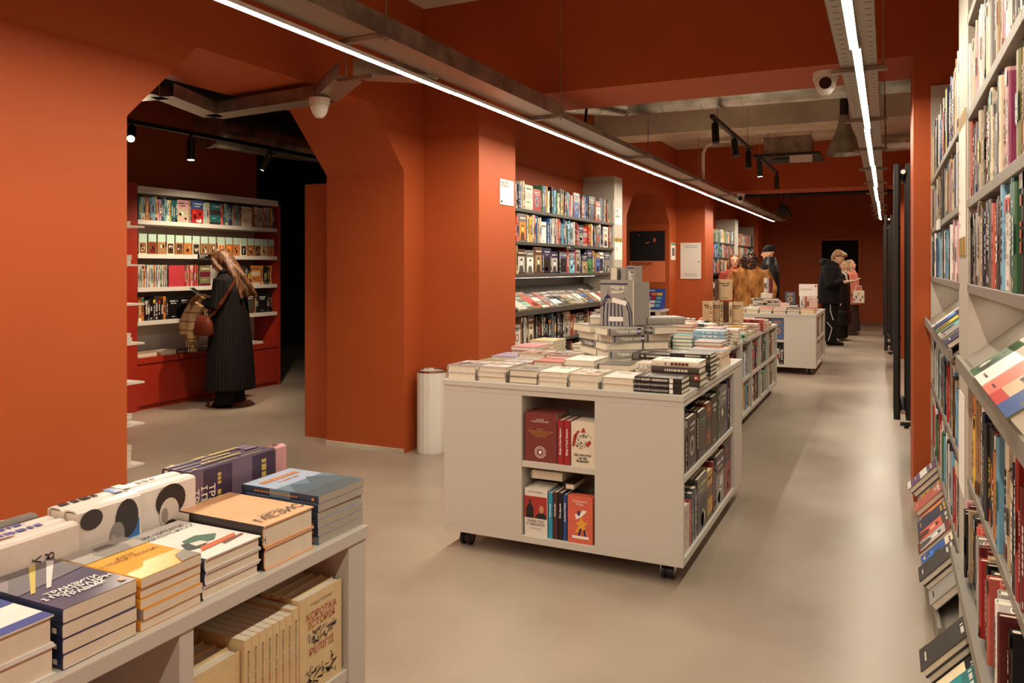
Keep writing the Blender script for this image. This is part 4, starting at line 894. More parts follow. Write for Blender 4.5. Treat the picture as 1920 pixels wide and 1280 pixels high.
# ---- large display table, aisle side cubbies
G = 'books in the aisle side cubbies of the large display table'; xs_ = -.846
def seq(z, items, side):
    for i, (kind, y0, y1, h, c, art, nm) in enumerate(items):
        lab = '@'+nm+', '+ordn(i+1)+' along the '+side+' aisle side cubby of the large table'
        if kind == 'f': faceout((xs_, y0, z), Yp, Xp, y1-y0-.004, h, .022, c, lab, G, 3, art, wt=1.3, cl=nm.split()[0]+' copy')
        else: spine((xs_, y0, z), Yp, Xp, y1-y0-.003, .17, h, c, lab, G, wt=1.3)
seq(.4935, [('s', 3.585, 3.63, .205, C3('#2a2422', '#a79a88', '#5e564e'), '', 'narrow dark spine'), ('s', 3.635, 3.69, .205, C3('#33302e', '#b9ae9c', '#5e564e'), '', 'charcoal spine'),
    ('f', 3.695, 3.885, .245, C3('#3a322d', '#e4dccf', '#b8b1a6'), 'circle', 'cover with pale sword'), ('s', 3.89, 3.93, .25, C3('#201c1b', '#e4dccf', '#57504a'), '', 'black spine'),
    ('f', 3.935, 4.12, .235, C3('#3b3a30', '#6d9a6c', '#4d6b4c'), 'title', 'cover with green triangle'), ('f', 4.125, 4.25, .25, C3('#7a3f1f', '#e08a4a', '#2c1c14'), 'bands', 'cover in rust and black'),
    ('f', 4.255, 4.41, .265, C3('#2b2625', '#efe8dc', '#6f6963'), 'title', 'cover with bold title'), ('s', 4.415, 4.475, .28, C3('#2c4a33', '#bfae8a', '#1d3022'), '', 'spine in forest green'),
    ('f', 4.48, 4.70, .28, C3('#787b78', '#f0ebe2', '#4b4d4c'), 'photo', 'cover with white diamonds'), ('s', 4.705, 4.76, .295, C3('#2a2f60', '#c7bfae', '#7c2c34'), '', 'navy spine'), ('s', 4.765, 4.81, .295, C3('#201d2c', '#b04a3a', '#7c2c34'), '', 'black and red spine')], 'upper')
seq(.1255, [('f', 3.585, 3.735, .215, C3('#cdc6ba', '#a39c90', '#b9b1a4'), 'circle', 'pale cover'), ('s', 3.74, 3.757, .215, C3('#c05a55', '#e8dccd', '#a8413e'), '', 'slim red spine'), ('s', 3.76, 3.777, .215, C3('#c9706a', '#e8dccd', '#a8413e'), '', 'slim pink spine'),
    ('s', 3.78, 3.83, .24, C3('#5c5f66', '#b9b4ab', '#44474d'), '', 'slate spine'), ('s', 3.835, 3.90, .25, C3('#63666e', '#c2bdb4', '#44474d'), '', 'slate grey spine'),
    ('f', 3.905, 4.14, .275, C3('#66625f', '#c9c68f', '#3f3c3a'), 'photo', 'cover in smoky grey'), ('f', 4.145, 4.28, .255, C3('#c9a046', '#2a2420', '#5a4630'), 'bands', 'cover in ochre and black'), ('s', 4.285, 4.33, .28, C3('#8c2a33', '#e8dccd', '#5e1a20'), '', 'crimson spine'),
    ('s', 4.335, 4.37, .29, C3('#27272a', '#c9c2b4', '#57504a'), '', 'thin black spine'), ('f', 4.375, 4.62, .285, C3('#2f2f31', '#efe9df', '#8e8b85'), 'photo', 'cover with stacked white title'), ('f', 4.625, 4.83, .30, C3('#2e2b40', '#c23a38', '#8c3434'), 'photo', 'cover in navy and scarlet')], 'lower')
# ---- wall bookcases
def srow(ycol, y1, z, hr, tr, pal, shelf, ref, case, xf=RX, out=-Xp, d=-1, wt=1., face=0., wr=(.14, .19), arts=('photo', 'portrait', 'circle', 'title', 'bands'), jit=.02, tops=False):
    return row((xf, ycol, z), (0, d, 0), out, abs(y1-ycol), hr, tr, pal, 'spine, %s'.replace('%s', '')+'{n} from '+ref+', '+shelf+' '+case, 'books on the '+shelf+' '+case, wt, face, wr, tops, jit=jit, arts=arts)
cA, cB = 'of the near bookcase', 'of the bookcase beside the red pillar'
rfA, rfB = 'the beige column', 'the beige column'
srow(2.99, 1.7, 1.966, (.2, .26), (.014, .03), 'pale', 'top visible shelf', rfA, cA)
srow(2.99, 1.7, 1.676, (.19, .26), (.018, .045), ['coral', 'silver grey', 'charcoal', 'navy', 'cream', 'coral', 'slate blue', 'cream', 'pink', 'pink', 'brown', 'magenta', 'cream', 'green', 'olive', 'cream'], 'second shelf', rfA, cA, wt=1.4)
srow(2.99, 1.7, 1.396, (.2, .27), (.022, .05), ['black', 'coral', 'charcoal', 'grey', 'charcoal', 'silver grey', 'sky blue', 'white', 'beige', 'navy', 'charcoal', 'teal', 'green', 'grey'], 'third shelf', rfA, cA, wt=1.4)
srow(2.99, 1.7, .756, (.22, .3), (.018, .05), ['orange', 'coral', 'yellow', 'sky blue', 'tan', 'cream', 'charcoal', 'beige', 'white', 'navy', 'tan', 'black', 'charcoal', 'red', 'orange', 'dark red', 'red'], 'fifth shelf', rfA, cA, tops=True, wt=1.3)
srow(5.46, 3.35, 1.981, (.21, .31), (.012, .035), ['charcoal', 'black', 'cream', 'orange', 'yellow', 'coral', 'sky blue', 'navy', 'white', 'navy', 'grey', 'brown', 'white', 'blue', 'navy', 'slate blue', 'charcoal', 'grey', 'black', 'silver grey', 'olive', 'coral', 'red'], 'top shelf', 'the red pillar', cB)
srow(5.46, 3.35, 1.686, (.19, .26), (.014, .035), ['white', 'white', 'yellow', 'charcoal', 'silver grey', 'red', 'brown', 'olive', 'green', 'beige', 'tan', 'silver grey', 'slate blue', 'charcoal', 'black', 'slate blue', 'tan', 'brown', 'black'], 'second shelf', 'the red pillar', cB)
srow(5.46, 3.35, 1.396, (.2, .25), (.016, .04), ['blue', 'white', 'pink', 'beige', 'black', 'charcoal', 'silver grey', 'silver grey', 'white', 'charcoal', 'charcoal', 'pink', 'sky blue', 'white', 'sky blue', 'silver grey'], 'third shelf', 'the red pillar', cB)
srow(5.46, 3.35, .751, (.22, .3), (.014, .035), ['white', 'navy', 'cream', 'brown', 'tan', 'beige', 'white', 'charcoal', 'dark red', 'sky blue', 'black', 'brown', 'teal', 'navy', 'cream', 'red', 'white', 'sky blue', 'sky blue'], 'fifth shelf', 'the red pillar', cB, tops=True)
srow(5.46, 3.35, .401, (.22, .29), (.014, .035), ['navy', 'sky blue', 'navy', 'yellow', 'green', 'red', 'red', 'white', 'cream', 'red', 'cream', 'coral', 'charcoal', 'black', 'white', 'cream', 'purple', 'white', 'silver grey', 'green'], 'sixth shelf', 'the red pillar', cB, tops=True)
srow(9.5, 6.3, 1.981, (.2, .3), (.015, .035), 'mix', 'top shelf', 'the far end', 'of the bookcase behind the radiator', wt=.08)
srow(9.5, 6.3, 1.686, (.2, .26), (.015, .035), 'mix', 'second shelf', 'the far end', 'of the bookcase behind the radiator', wt=.08)
srow(9.5, 6.3, 1.396, (.2, .26), (.015, .035), 'mix', 'third shelf', 'the far end', 'of the bookcase behind the radiator', wt=.08)
srow(9.5, 6.3, .751, (.2, .26), (.015, .035), 'bright', 'fifth shelf', 'the far end', 'of the bookcase behind the radiator', wt=.08)
srow(9.5, 6.3, .401, (.2, .26), (.015, .035), 'mix', 'sixth shelf', 'the far end', 'of the bookcase behind the radiator', wt=.08)
def slope_row(y0, y1, xf, zf, sx, rise, depth, pal, where, group, hr=(.2, .25), wr=(.14, .18), tr=(.02, .035), wt=1., nstack=(1, 2), gapr=(.004, .03), start=1, arts=('photo', 'title', 'bands', 'portrait'), ov=0.):
    """books lying on a sloped shelf; sx=+1 when the wall is toward +X"""
    L = math.hypot(depth, rise); u = Vector((sx*depth/L, 0, rise/L)); n = Vector((-sx*rise/L, 0, depth/L)); Y = u.cross(n)
    d = 1 if y1 > y0 else -1; y = y0; i = start
    while True:
        w, h, t = R.uniform(*wr), R.uniform(*hr), R.uniform(*tr)
        if abs(y+d*w-y0) > abs(y1-y0): break
        base = pal[(i-1) % len(pal)] if not isinstance(pal, str) else R.choice(PALS[pal]); cols = trio(base)
        lift = (i % 2)*ov
        for k in range(R.choice(nstack)):
            book(t, w, h, n, Y, u, Vector((xf, y+d*w/2, zf))+u*(h/2+.012)+n*(lift+t/2+.003+k*(t+.001)), cols, '%s cover, {n} from '+where, group, wt, 'fub', R.choice(arts), parts=False)
            BOOKS[-1]['n'] = i; i += 1; BOOKS[-1]['faceout'] = 1
        y += d*(w+R.uniform(*gapr))
slope_row(2.42, 1.4, RX-.035, 1.145, 1, .24, .31, ['white', 'white', 'coral', 'beige', 'olive', 'slate blue', 'orange', 'tan', 'cream', 'white', 'sky blue'], 'the beige column on the sloped shelf of the near bookcase', 'books on the sloped shelf of the near bookcase', wt=1.3, tr=(.025, .04), nstack=(1,), gapr=(0, .004))
slope_row(4.40, 3.38, RX-.035, 1.13, 1, .26, .31, ['white', 'navy', 'green', 'cream', 'silver grey', 'navy', 'cream', 'yellow', 'white', 'beige', 'dark red'], 'the red pillar on the sloped shelf', 'books on the sloped shelf by the red pillar', tr=(.02, .035), nstack=(1,), gapr=(0, .01))
row((RX-.035, 2.86, .518), (0, -1, 0), -Xp, 1.0, (.19, .215), (.018, .034), ['pink', 'dark red', 'black', 'red', 'beige', 'black', 'charcoal', 'coral', 'coral', 'sky blue', 'silver grey', 'white'], 'spine, {n} from the beige column, low shelf above the floor rack of the near bookcase', 'books on the low shelf of the near bookcase', 1.2, 0, (.13, .15), True, gap=.012, jit=.03)
slope_row(5.42, 3.42, RX-.075, .10, 1, .20, .18, ['pink', 'charcoal', 'purple', 'white', 'silver grey', 'yellow', 'coral', 'white', 'silver grey', 'navy', 'orange', 'charcoal', 'white', 'dark red', 'white', 'cream'], 'the red pillar on the floor level rack', 'books on the floor level rack by the red pillar', tr=(.02, .03), nstack=(1, 2, 3), gapr=(.0, .02), hr=(.2, .24))
slope_row(3.0, 2.1, RX-.10, .10, 1, .20, .18, ['charcoal', 'white', 'sky blue', 'black', 'teal', 'orange', 'yellow'], 'the beige column on the near floor rack', 'books on the floor level rack of the near bookcase', tr=(.02, .03), nstack=(1, 2, 3), gapr=(.0, .02), hr=(.2, .26), wt=1.2)
cL = 'of the long bookcase'; rfL = 'the red pilaster'
srow(6.37, 9.17, 1.986, (.2, .27), (.018, .04), 'mix', 'top shelf', rfL, cL, LX, Xp, 1, face=.10, wt=.9)
srow(6.37, 9.17, 1.686, (.2, .265), (.02, .045), 'vivid', 'second shelf', rfL, cL, LX, Xp, 1, face=.13, wt=.9)
srow(6.37, 9.17, 1.391, (.2, .26), (.02, .045), 'dark', 'third shelf', rfL, cL, LX, Xp, 1, face=.42, arts=('portrait', 'photo'), wt=.9)
srow(6.37, 9.17, .731, (.2, .27), (.018, .045), 'dark', 'fifth shelf', rfL, cL, LX, Xp, 1, face=.12, wt=.8)
srow(6.37, 9.17, .401, (.2, .27), (.018, .045), 'mix', 'sixth shelf', rfL, cL, LX, Xp, 1, face=.1, wt=.2)
slope_row(6.38, 9.15, LX+.035, 1.04, -1, .22, .36, ['white', 'mint', 'orange', 'grey', 'red', 'white', 'silver grey', 'olive', 'beige', 'grey', 'brown', 'tan', 'white', 'grey', 'silver grey', 'brown'], 'the red pilaster on the sloped shelf of the long bookcase', 'books on the sloped shelf of the long bookcase', wt=1.0, nstack=(1,), gapr=(0, .02), hr=(.22, .28), wr=(.15, .19))
for z in (1.951, 1.651, 1.351, .731):
    srow(14.8, 17.55, z, (.2, .27), (.02, .045), 'mix', {1.951: 'top', 1.651: 'second', 1.351: 'third', .731: 'fifth'}[z]+' shelf', 'the panel pilaster', 'of the sleeve bookcase', LX, Xp, 1, wt=.15, face=.3 if z > 1.9 else .05)
    srow(18.05, 20.2, z, (.2, .27), (.02, .045), 'bright', {1.951: 'top', 1.651: 'second', 1.351: 'third', .731: 'fifth'}[z]+' shelf', 'the far column', 'of the farthest bookcase', LX, Xp, 1, wt=.15)
slope_row(14.8, 17.5, LX+.035, 1.04, -1, .22, .36, 'pale', 'the panel pilaster on the sloped shelf', 'books on the far sloped shelf', wt=.3, nstack=(1,))
# ---- side room bookcase
cS = 'of the side room bookcase'; fs = BY0+.012
row((BX-.02, fs, 1.931), Yp, Xp, 1.95, (.225, .25), (.012, .028), 'bright', '{n} from the arch side, top shelf '+cS, 'books on the top shelf '+cS, .9, .09, (.13, .17), arts=('photo', 'bands'))
yy = fs
for k in range(17):
    w = .105
    if k == 9: yy += .02
    faceout((BX-.02, yy, 1.586), Yp, Xp, w-.006, .205, .03, [P('tan' if k % 3 else 'cream', .1), hx('#3a2f2a'), P(R.choice(['brown', 'charcoal', 'tan', 'orange', 'dark red']), .2)], '%s boxed card set, '+ordn(k+1)+' from the arch side, mint topped row', 'mint topped card boxes in the side room bookcase', 1, 'mint', wt=1.2, tops=False); BOOKS[-1]['parts'] = False; BOOKS[-1]['name'] = 'card_box'
    yy += w+.009
row((BX-.02, fs, 1.246), Yp, Xp, .36, (.225, .23), (.01, .016), ['white', 'cream', 'white', 'mint', 'white', 'orange', 'white', 'slate blue'], '{n} from the arch side, third shelf '+cS, 'magazines on the third shelf '+cS, .7, 0)
faceout((BX-.02, fs+.37, 1.246), Yp, Xp, .20, .225, .012, C3('#c8434c', '#3a2a28', '#d98f7f'), '@crimson magazine with a jar, third shelf of the side room bookcase', 'magazines', 1, 'plain', wt=1.)
row((BX-.02, fs+.575, 1.246), Yp, Xp, .20, (.225, .23), (.009, .014), ['red', 'coral', 'red', 'pink'], '{n} after the jar magazine, third shelf '+cS, 'magazines on the third shelf '+cS, .7, 0)
faceout((BX-.02, fs+.785, 1.246), Yp, Xp, .15, .22, .02, C3('#7f7b4e', '#e8e2d8', '#6e2238'), '@book in olive and wine, third shelf, side room', 'magazines', 1, 'bands', wt=.8)
row((BX-.02, fs+.945, 1.246), Yp, Xp, .30, (.22, .23), (.012, .018), ['white', 'silver grey', 'white'], '{n} white row, third shelf '+cS, 'pale books on the third shelf '+cS, .6, 0)
row((BX-.02, fs+1.26, 1.246), Yp, Xp, .69, (.2, .23), (.02, .035), 'blackgold', '{n} dark row, third shelf '+cS, 'dark books on the third shelf '+cS, .5, .15)
row((BX-.02, fs, .906), Yp, Xp, 1.95, (.2, .25), (.02, .04), 'blackgold', '{n} from the arch side, fourth shelf '+cS, 'dark books on the fourth shelf '+cS, .7, .16, arts=('circle', 'title'))
for k, (w, c) in enumerate(((.24, 'beige'), (.2, 'cream'), (.28, 'purple'), (.22, 'slate blue'), (.2, 'white'), (.2, 'black'), (.2, 'white'))):
    stack(BX-.17, fs+.14+k*.26, .531, 1 if k > 1 else 1, .045 if k < 2 else .025, w, .22, c, 'on the worktop of the side room bookcase, place '+ordn(k+1), 'books lying on the side room worktop', yaw=-q+PI, wt=.8, parts=False, faces='fu')
for i, z in enumerate(RK):
    if i in (0, 1, 3, 5, 6): stack(-4.55, 3.50, z, {0: 1, 1: 2, 3: 2, 5: 2, 6: 4}[i], .03, .17, .2, 'white', 'on the '+ordn(i+1)+' shelf of the slim white rack', 'books on the slim white rack', yaw=q, cols=C3('#eee6d8', '#5b5148', '#b5a58e'), wt=1.1, faces='fu')
# ---- middle tables
def topfill(x0, x1, y0, y1, z, nr, pal, where, group, wt=.8, skip=()):
    ny = int((y1-y0)/.24); nx = int((x1-x0)/.185); i = 0
    for b in range(ny):
        for a in range(nx):
            i += 1
            if (a, b) in skip: continue
            base = R.choice(PALS[pal]) if isinstance(pal, str) else R.choice(pal)
            stack(x1-.09-a*.185, y0+.12+b*.24, z, R.randint(*nr), R.uniform(.015, .032), .155, .215, base, 'of stack '+['near', 'inner', 'middle', 'far'][min(a, 3)]+' '+ordn(b+1)+' row, '+where, group, yaw=q*R.choice((0, 0, 1, 1)), wt=wt if a < 2 else wt*.5, cols=trio(base, .1), art=R.choice(['title', 'photo', 'bands']), parts=False)
stack(-1.29, 6.45, .7905, 5, .030, .16, .25, 'white', 'of the sky blue spined pile on the low middle table', 'books on the low middle table', yaw=q, cols=C3('#8fb4cc', '#f2ece2', '#8c6f9c'), parts=False, wt=1.1, hero=None)
stack(-1.30, 6.68, .7905, 6, .026, .16, .22, 'white', 'of the white pile with pink cover on the low middle table', 'books on the low middle table', yaw=0, cols=C3('#d6a3b4', '#4c3f86', '#e8dfd4'), parts=False, art='circle')
stack(-1.49, 6.42, .7905, 4, .028, .16, .22, 'white', 'of the teal striped pile on the low middle table', 'books on the low middle table', yaw=0, cols=C3('#2f8a98', '#efe4d0', '#efe4d0'), parts=False)
stack(-1.55, 6.68, .7905, 7, .026, .17, .24, 'white', 'of the coral and yellow pile on the low middle table', 'books on the low middle table', yaw=0, cols=C3('#d9705a', '#f0e6d8', '#e8b84a'), parts=False, art='bands')
stack(-1.26, 6.95, .7905, 5, .026, .16, .22, 'white', 'of the ivory pile at the cube bookshelf joint', 'books on the low middle table', yaw=q, cols=C3('#e8dfd0', '#5c4a44', '#a0866c'), parts=False)
stack(-1.46, 6.95, .7905, 6, .028, .16, .22, 'white', 'of the cream pile at the cube bookshelf joint', 'books on the low middle table', yaw=q, cols=C3('#dccfba', '#5c4a44', '#4f6f8c'), parts=False)
topfill(-2.0, -1.6, 5.5, 7.1, .7905, (3, 7), 'mix', 'low middle table', 'books on the low middle table', wt=.4)
topfill(-2.0, -1.17, 7.22, 9.62, .7905, (2, 4), ['cream', 'beige', 'white', 'tan', 'brown', 'cream', 'mint', 'coral', 'white'], 'cube bookshelf top', 'books on the cube bookshelf top', wt=.6)
G = 'tan novels standing on the cube bookshelf'
for k in range(9):
    a = [-.25, -.1, .0, .1, .35, .0, .0, .2, -.1][k]; x = [-1.62, -1.575, -1.53, -1.485, -1.44, -1.395, -1.35, -1.56, -1.47][k]; z = .7905+(.11 if k < 7 else .33)
    yb = 8.0+R.uniform(-.04, .04)
    Xd = Vector((math.cos(a), math.sin(a), 0)) if k % 2 else Vector((math.sin(a), -math.cos(a), 0)); Yd = Zp.cross(Xd)
    book(.03, .14, .21, Xd, Yd, Zp, (x, yb+(.1 if k > 6 else 0), z+.105), [P('beige', .1) if k not in (4, 7) else P('brown'), hx('#4c4038'), P('cream')], '%s novel standing '+ordn(k+1)+' in the tan group on the cube bookshelf', G, .8, 'fs', 'title')
for j, (a, b, h) in enumerate(((7.25, 7.76, (.2, .27)), (7.8, 8.36, (.2, .28)), (8.4, 8.92, (.18, .24)), (8.96, 9.6, (.2, .27)))):
    for z, nm in ((.4405, 'upper'), (.1255, 'lower')):
        row((-1.185, a+.005, z), Yp, Xp, b-a-.04, h, (.02, .045), 'mix', '{n} along the '+nm+' cell, '+ordn(j+1)+' column of the cube bookshelf', 'books in the cube bookshelf cells', .8, .15, (.13, .17))
row((-1.185, 5.4, .4405), Yp, Xp, .75, (.2, .27), (.02, .045), 'dark', '{n} in the first cell of the low middle table', 'books in the low middle table', .3)
row((-1.185, 6.3, .4405), Yp, Xp, .75, (.2, .27), (.02, .045), 'dark', '{n} in the second cell of the low middle table', 'books in the low middle table', .3)
for nm, y0, y1, z in (('upper', 11.52, 12.18, .4605), ('lower', 11.52, 12.18, .1255), ('upper second', 12.24, 12.86, .4605), ('lower second', 12.24, 12.86, .1255)):
    row((-.88, y0, z), Yp, Xp, y1-y0, (.2, .3), (.02, .05), 'mix', '{n} in the '+nm+' side cell of the far rolling table', 'books in the side cells of the far table', .6, .2, (.13, .17))
faceout((-1.44, 11.33, .4605), Xp, -Yp, .155, .29, .02, C3('#5a6a96', '#d9893f', '#d9893f'), '%s with orange animal, upper front cell of the far table', 'books in the far table front cell', 1, 'circle', wt=1)
row((-1.64, 11.33, .1255), Xp, -Yp, .36, (.2, .27), (.02, .04), ['white', 'sky blue', 'white', 'charcoal', 'black', 'olive', 'charcoal'], '{n} in the lower front cell of the far table', 'books in the far table front cell', .8)
G = 'books lying along the front edge of the far table'
for k in range(7):
    stack(-2.06+k*.18, 11.44, .8155, 2, .03, .17, .22, 'white', 'of front edge stack '+ordn(k+1)+' on the far table', G, cols=trio(['white', 'cream', 'beige', 'silver grey', 'coral', 'purple', 'yellow'][k]), wt=.9, parts=False, art='bands')
for k in range(6):
    stack(-1.93+k*.19, 11.72, .8155, 3, .022, .17, .22, 'white', 'of second line stack '+ordn(k+1)+' on the far table', G, cols=trio(['navy', 'white', 'coral', 'white', 'purple', 'magenta'][k]), wt=.6, parts=False)
G = 'silver books piled in a loose pyramid on the far table'
pc = Vector((-1.63, 12.1, .8155)); SV = C3('#a5a29c', '#35322f', '#5f5c58')
for lv in range(6):
    nn = 4 if lv < 3 else 3 if lv < 5 else 2
    for k in range(nn):
        a = lv*.4+k*2*PI/nn; book(.026, .15, .21, Zp, Vector((math.cos(a), math.sin(a), 0)), Zp.cross(Vector((math.cos(a), math.sin(a), 0))), pc+Vector((math.cos(a+.5)*.11, math.sin(a+.5)*.11, .014+lv*.03)), SV, '%s in the silver pyramid, layer '+ordn(lv+1)+', side '+ordn(k+1), G, .5, 'fsu', 'plain')
stack(-1.60, 12.1, .8155+.182, 3, .024, .15, .2, 'white', 'crowning the silver pyramid', G, cols=C3('#d8d4cc', '#35322f', '#5f5c58'), parts=False)
for k in range(3): spine((-1.64+k*.034, 12.1, .8155+.258), Xp, (0, -1, 0), .032, .15, .22, [P(['white', 'silver grey', 'dark red'][k]), hx('#45423f'), P('grey')], '%s standing '+ordn(k+1)+' on the silver pyramid', G, wt=.9)
faceout((-1.36, 12.2, .90), Xp, -Yp, .14, .19, .03, C3('#4f5a70', '#d8b25c', '#caa55a'), '%s with framed gold picture standing on the far table', 'display copies on the far table', 1, 'circle', wt=1.2)
stack(-1.29, 12.27, .8155, 3, .028, .2, .25, 'navy', 'under the framed gold picture book', 'display copies on the far table', parts=False)
for k in range(4): spine((-1.16+k*.03, 12.4, .8155), Xp, -Yp, .028, .14, .2, trio(['white', 'cream', 'coral', 'white'][k]), '%s small volume, '+ordn(k+1)+' under the white notice board', 'display copies on the far table', wt=.8)
stack(-.98, 12.35, .8155, 7, .025, .12, .17, 'red', 'of the red pile beside the shopper in black', 'display copies on the far table', cols=C3('#b5383c', '#efe4d8', '#8c2a2e'), parts=False)
stack(-1.32, 11.8, .8155+.07, 2, .03, .13, .19, 'pink', 'of the pink pair on the far table', 'display copies on the far table', cols=C3('#e39a94', '#f2e8de', '#c76a64'), parts=False, yaw=.2)
nb = sheet('notice_board', 'white notice card with red dot standing on the far table', 'sign', (-1.20, 12.56, 1.02), (.26, 0, 0), (0, 0, .18), (0, -1, 0), 'paper', .006)
part(MB().cyl((-.965, 12.553, 1.17), (-.965, 12.5515, 1.17), .014, 12), 'red_dot', 'red_ink', nb); part(MB().box(-1.19, -.95, 12.56, 12.60, .8155, 1.02), 'stand', 'paper', nb)
wtext(nb, 'Любі читачі, пишіть\nнам про свої книги', .018, (-1.18, 12.5525, 1.12), (1, 0, 0), (0, 0, 1), 'grey_ink')
# ================================================================== TURN RECORDS INTO OBJECTS
def hero_geo(root, b):
    t, w, h = b['t'], b['w'], b['h']
    X0 = t/2+.0009
    def fp(u, v, off=0): return Vector((X0+off, (-.5+u)*w, (-.5+v)*h))
    def poly(pts, m, nm, off=0):
        mb = MB(); vs = [fp(u, v, off) for u, v in pts]; e = (vs[1]-vs[0]).cross(vs[2]-vs[0]); idx = list(range(len(vs)))
        mb.add(vs, [idx if e.x > 0 else idx[::-1]]); o = mb.build(nm, m, root, loc=(0, 0, 0)); return o
    rn = random.Random(b['seed'])
    for e in b['hero']:
        k = e[0]
        if k in ('f', 's'):
            _, body, size, u, v, m, kw = e; kw = dict(kw)
            if k == 'f':
                if kw.pop('rot', 0): 
                    text(body, size, fp(.5, v, .0009), (0, 1, 0), (0, 0, 1), m, root, align='CENTER', squeeze=1.0, **kw)
                else: text(body, size, fp(u, v, .0009), (0, 1, 0), (0, 0, 1), m, root, align='CENTER', line=.95, **kw)
            else:
                fl = kw.pop('flip', 0)
                o = Vector((0, -w/2-.0012, (-.5+v)*h))
                if fl: text(body, size, o, (0, 0, -1), (1, 0, 0), m, root, align='CENTER', **kw)
                else: text(body, size, o, (0, 0, 1), (-1, 0, 0), m, root, align='CENTER', **kw)
        elif k == 'sp':
            _, v, dv, m = e; mb = MB(); y = -w/2-.0008
            mb.add([(-t*.42, y, (v-.5)*h), (t*.42, y, (v-.5)*h), (t*.42, y, (v-.5+dv)*h), (-t*.42, y, (v-.5+dv)*h)], [(0, 1, 2, 3)]); mb.build('spine_band', m, root, loc=(0, 0, 0))
        elif k == 'blob':
            _, u, v, ru, rv, m = e
            mb = MB()
            for i in range(44):
                cu, cv = u+rn.uniform(-ru, ru), v+rn.uniform(-rv, rv); a = rn.uniform(0, 6.28); L = rn.uniform(.02, .07); wd = rn.uniform(.006, .014)
                d = Vector((math.cos(a), math.sin(a)*.7)); n = Vector((-d.y, d.x))
                q4 = [fp(cu+d.x*s*L+n.x*g*wd, cv+d.y*s*L+n.y*g*wd) for s, g in ((-1, -1), (1, -.4), (1, .4), (-1, 1))]; mb.add(q4, [(0, 1, 2, 3)])
            mb.build('ink_print', m, root, loc=(0, 0, 0))
        elif k == 'ring':
            _, u, v, r, m = e; mb = MB(); N = 24; asp = w/h
            for ra, rb in ((r, r*.9), (r*.72, r*.62), (r*.3, .001)):
                for i in range(N):
                    a0, a1 = 2*PI*i/N, 2*PI*(i+1)/N
                    mb.add([fp(u+rb*math.cos(a0), v+rb*asp*math.sin(a0)), fp(u+ra*math.cos(a0), v+ra*asp*math.sin(a0)), fp(u+ra*math.cos(a1), v+ra*asp*math.sin(a1)), fp(u+rb*math.cos(a1), v+rb*asp*math.sin(a1))], [(0, 1, 2, 3)])
            mb.build('round_seal', m, root, loc=(0, 0, 0))
        elif k == 'stripes':
            mb = MB()
            def st_(pts, wd):
                for (a, b2) in zip(pts, pts[1:]):
                    mb.add([fp(a[0]-wd, a[1]), fp(a[0]+wd, a[1]), fp(b2[0]+wd, b2[1]), fp(b2[0]-wd, b2[1])], [(0, 1, 2, 3)])
            for j in range(6):
                x = .12+j*.115; st_([(x, 0), (x-.005, .25), (x+.03*(j-2.5)/2.5*-1, .5)], .018)
            st_([(.10, .42), (.16, .52), (.24, .58)], .022); st_([(.92, 0), (.9, .3), (.8, .5), (.66, .6)], .022); st_([(.99, 0), (.97, .3), (.88, .5), (.74, .62)], .016); st_([(.02, .4), (.08, .5), (.2, .62)], .02)
            mb.add([fp(.14, .60), fp(.36, .60), fp(.28, .68), fp(.22, .68)], [(0, 1, 2, 3)]); st_([(.25, .68), (.25, .74), (.28, .80)], .006)
            mb.add([fp(.02, .90), fp(.86, .90), fp(.86, .93), fp(.02, .93)], [(0, 1, 2, 3)])
            mb.build('striped_jacket_print', 'navy_ink', root, loc=(0, 0, 0))
            mb = MB(); mb.add([fp(.37, .52, .0006), fp(.80, .44, .0006), fp(.84, .54, .0006), fp(.40, .62, .0006)], [(0, 1, 2, 3)]); mb.build('white_tag_print', 'white_ink', root, loc=(0, 0, 0)); mb = MB(); mb.add([fp(.28, .10, .0006), fp(.72, .10, .0006), fp(.72, .2, .0006), fp(.28, .2, .0006)], [(0, 1, 2, 3)])
            mb.build('white_tag_print', 'white_ink', root, loc=(0, 0, 0))
        elif k == 'ells':
            for i, (cc, cu, cv, ru, rv) in enumerate(e[1]):
                nm = 'p'+cc.strip('#')
                if nm not in M: mat(nm, cc, .45)
                poly([(min(max(cu+ru*math.cos(a), .01), .99), min(max(cv+rv*math.sin(a), .01), .99)) for a in [j*PI/10 for j in range(20)]], nm, 'cover_portrait', .0001*i+.0003)
        elif k == 'polys':
            for i, (cc, pts) in enumerate(e[1]):
                nm = 'p'+cc.strip('#')
                if nm not in M: mat(nm, cc, .45)
                poly(pts, nm, 'cover_picture', .0001*i)
        elif k == 'men':
            poly([(.02, .38), (.98, .38), (.98, .84), (.02, .84)], 'red_ink', 'red_picture')
            poly([(.10, .38), (.42, .38), (.42, .58), (.34, .66), (.30, .68), (.31, .75), (.27, .78), (.22, .75), (.23, .68), (.17, .65), (.10, .56)], 'ink', 'dark_figure', .0004)
            poly([(.5, .38), (.96, .38), (.96, .44), (.84, .5), (.66, .5), (.52, .44)], 'ink', 'dark_coat', .0004)
            mat('print_tan', '#c98a72', .5) if 'print_tan' not in M else None
            poly([(.75+.1*math.cos(a), .58+.085*math.sin(a)) for a in [i*PI/6 for i in range(12)]], 'print_tan', 'printed_face', .0006)
        elif k == 'beast':
            poly([(.42, .78), (.62, .78), (.55, .90), (.48, .86)], 'red_ink', 'red_cap'); poly([(.05, .45), (.15, .45), (.3, .75), (.4, .8), (.3, .82), (.12, .7)], 'red_ink', 'red_scarf')
            mb = MB()
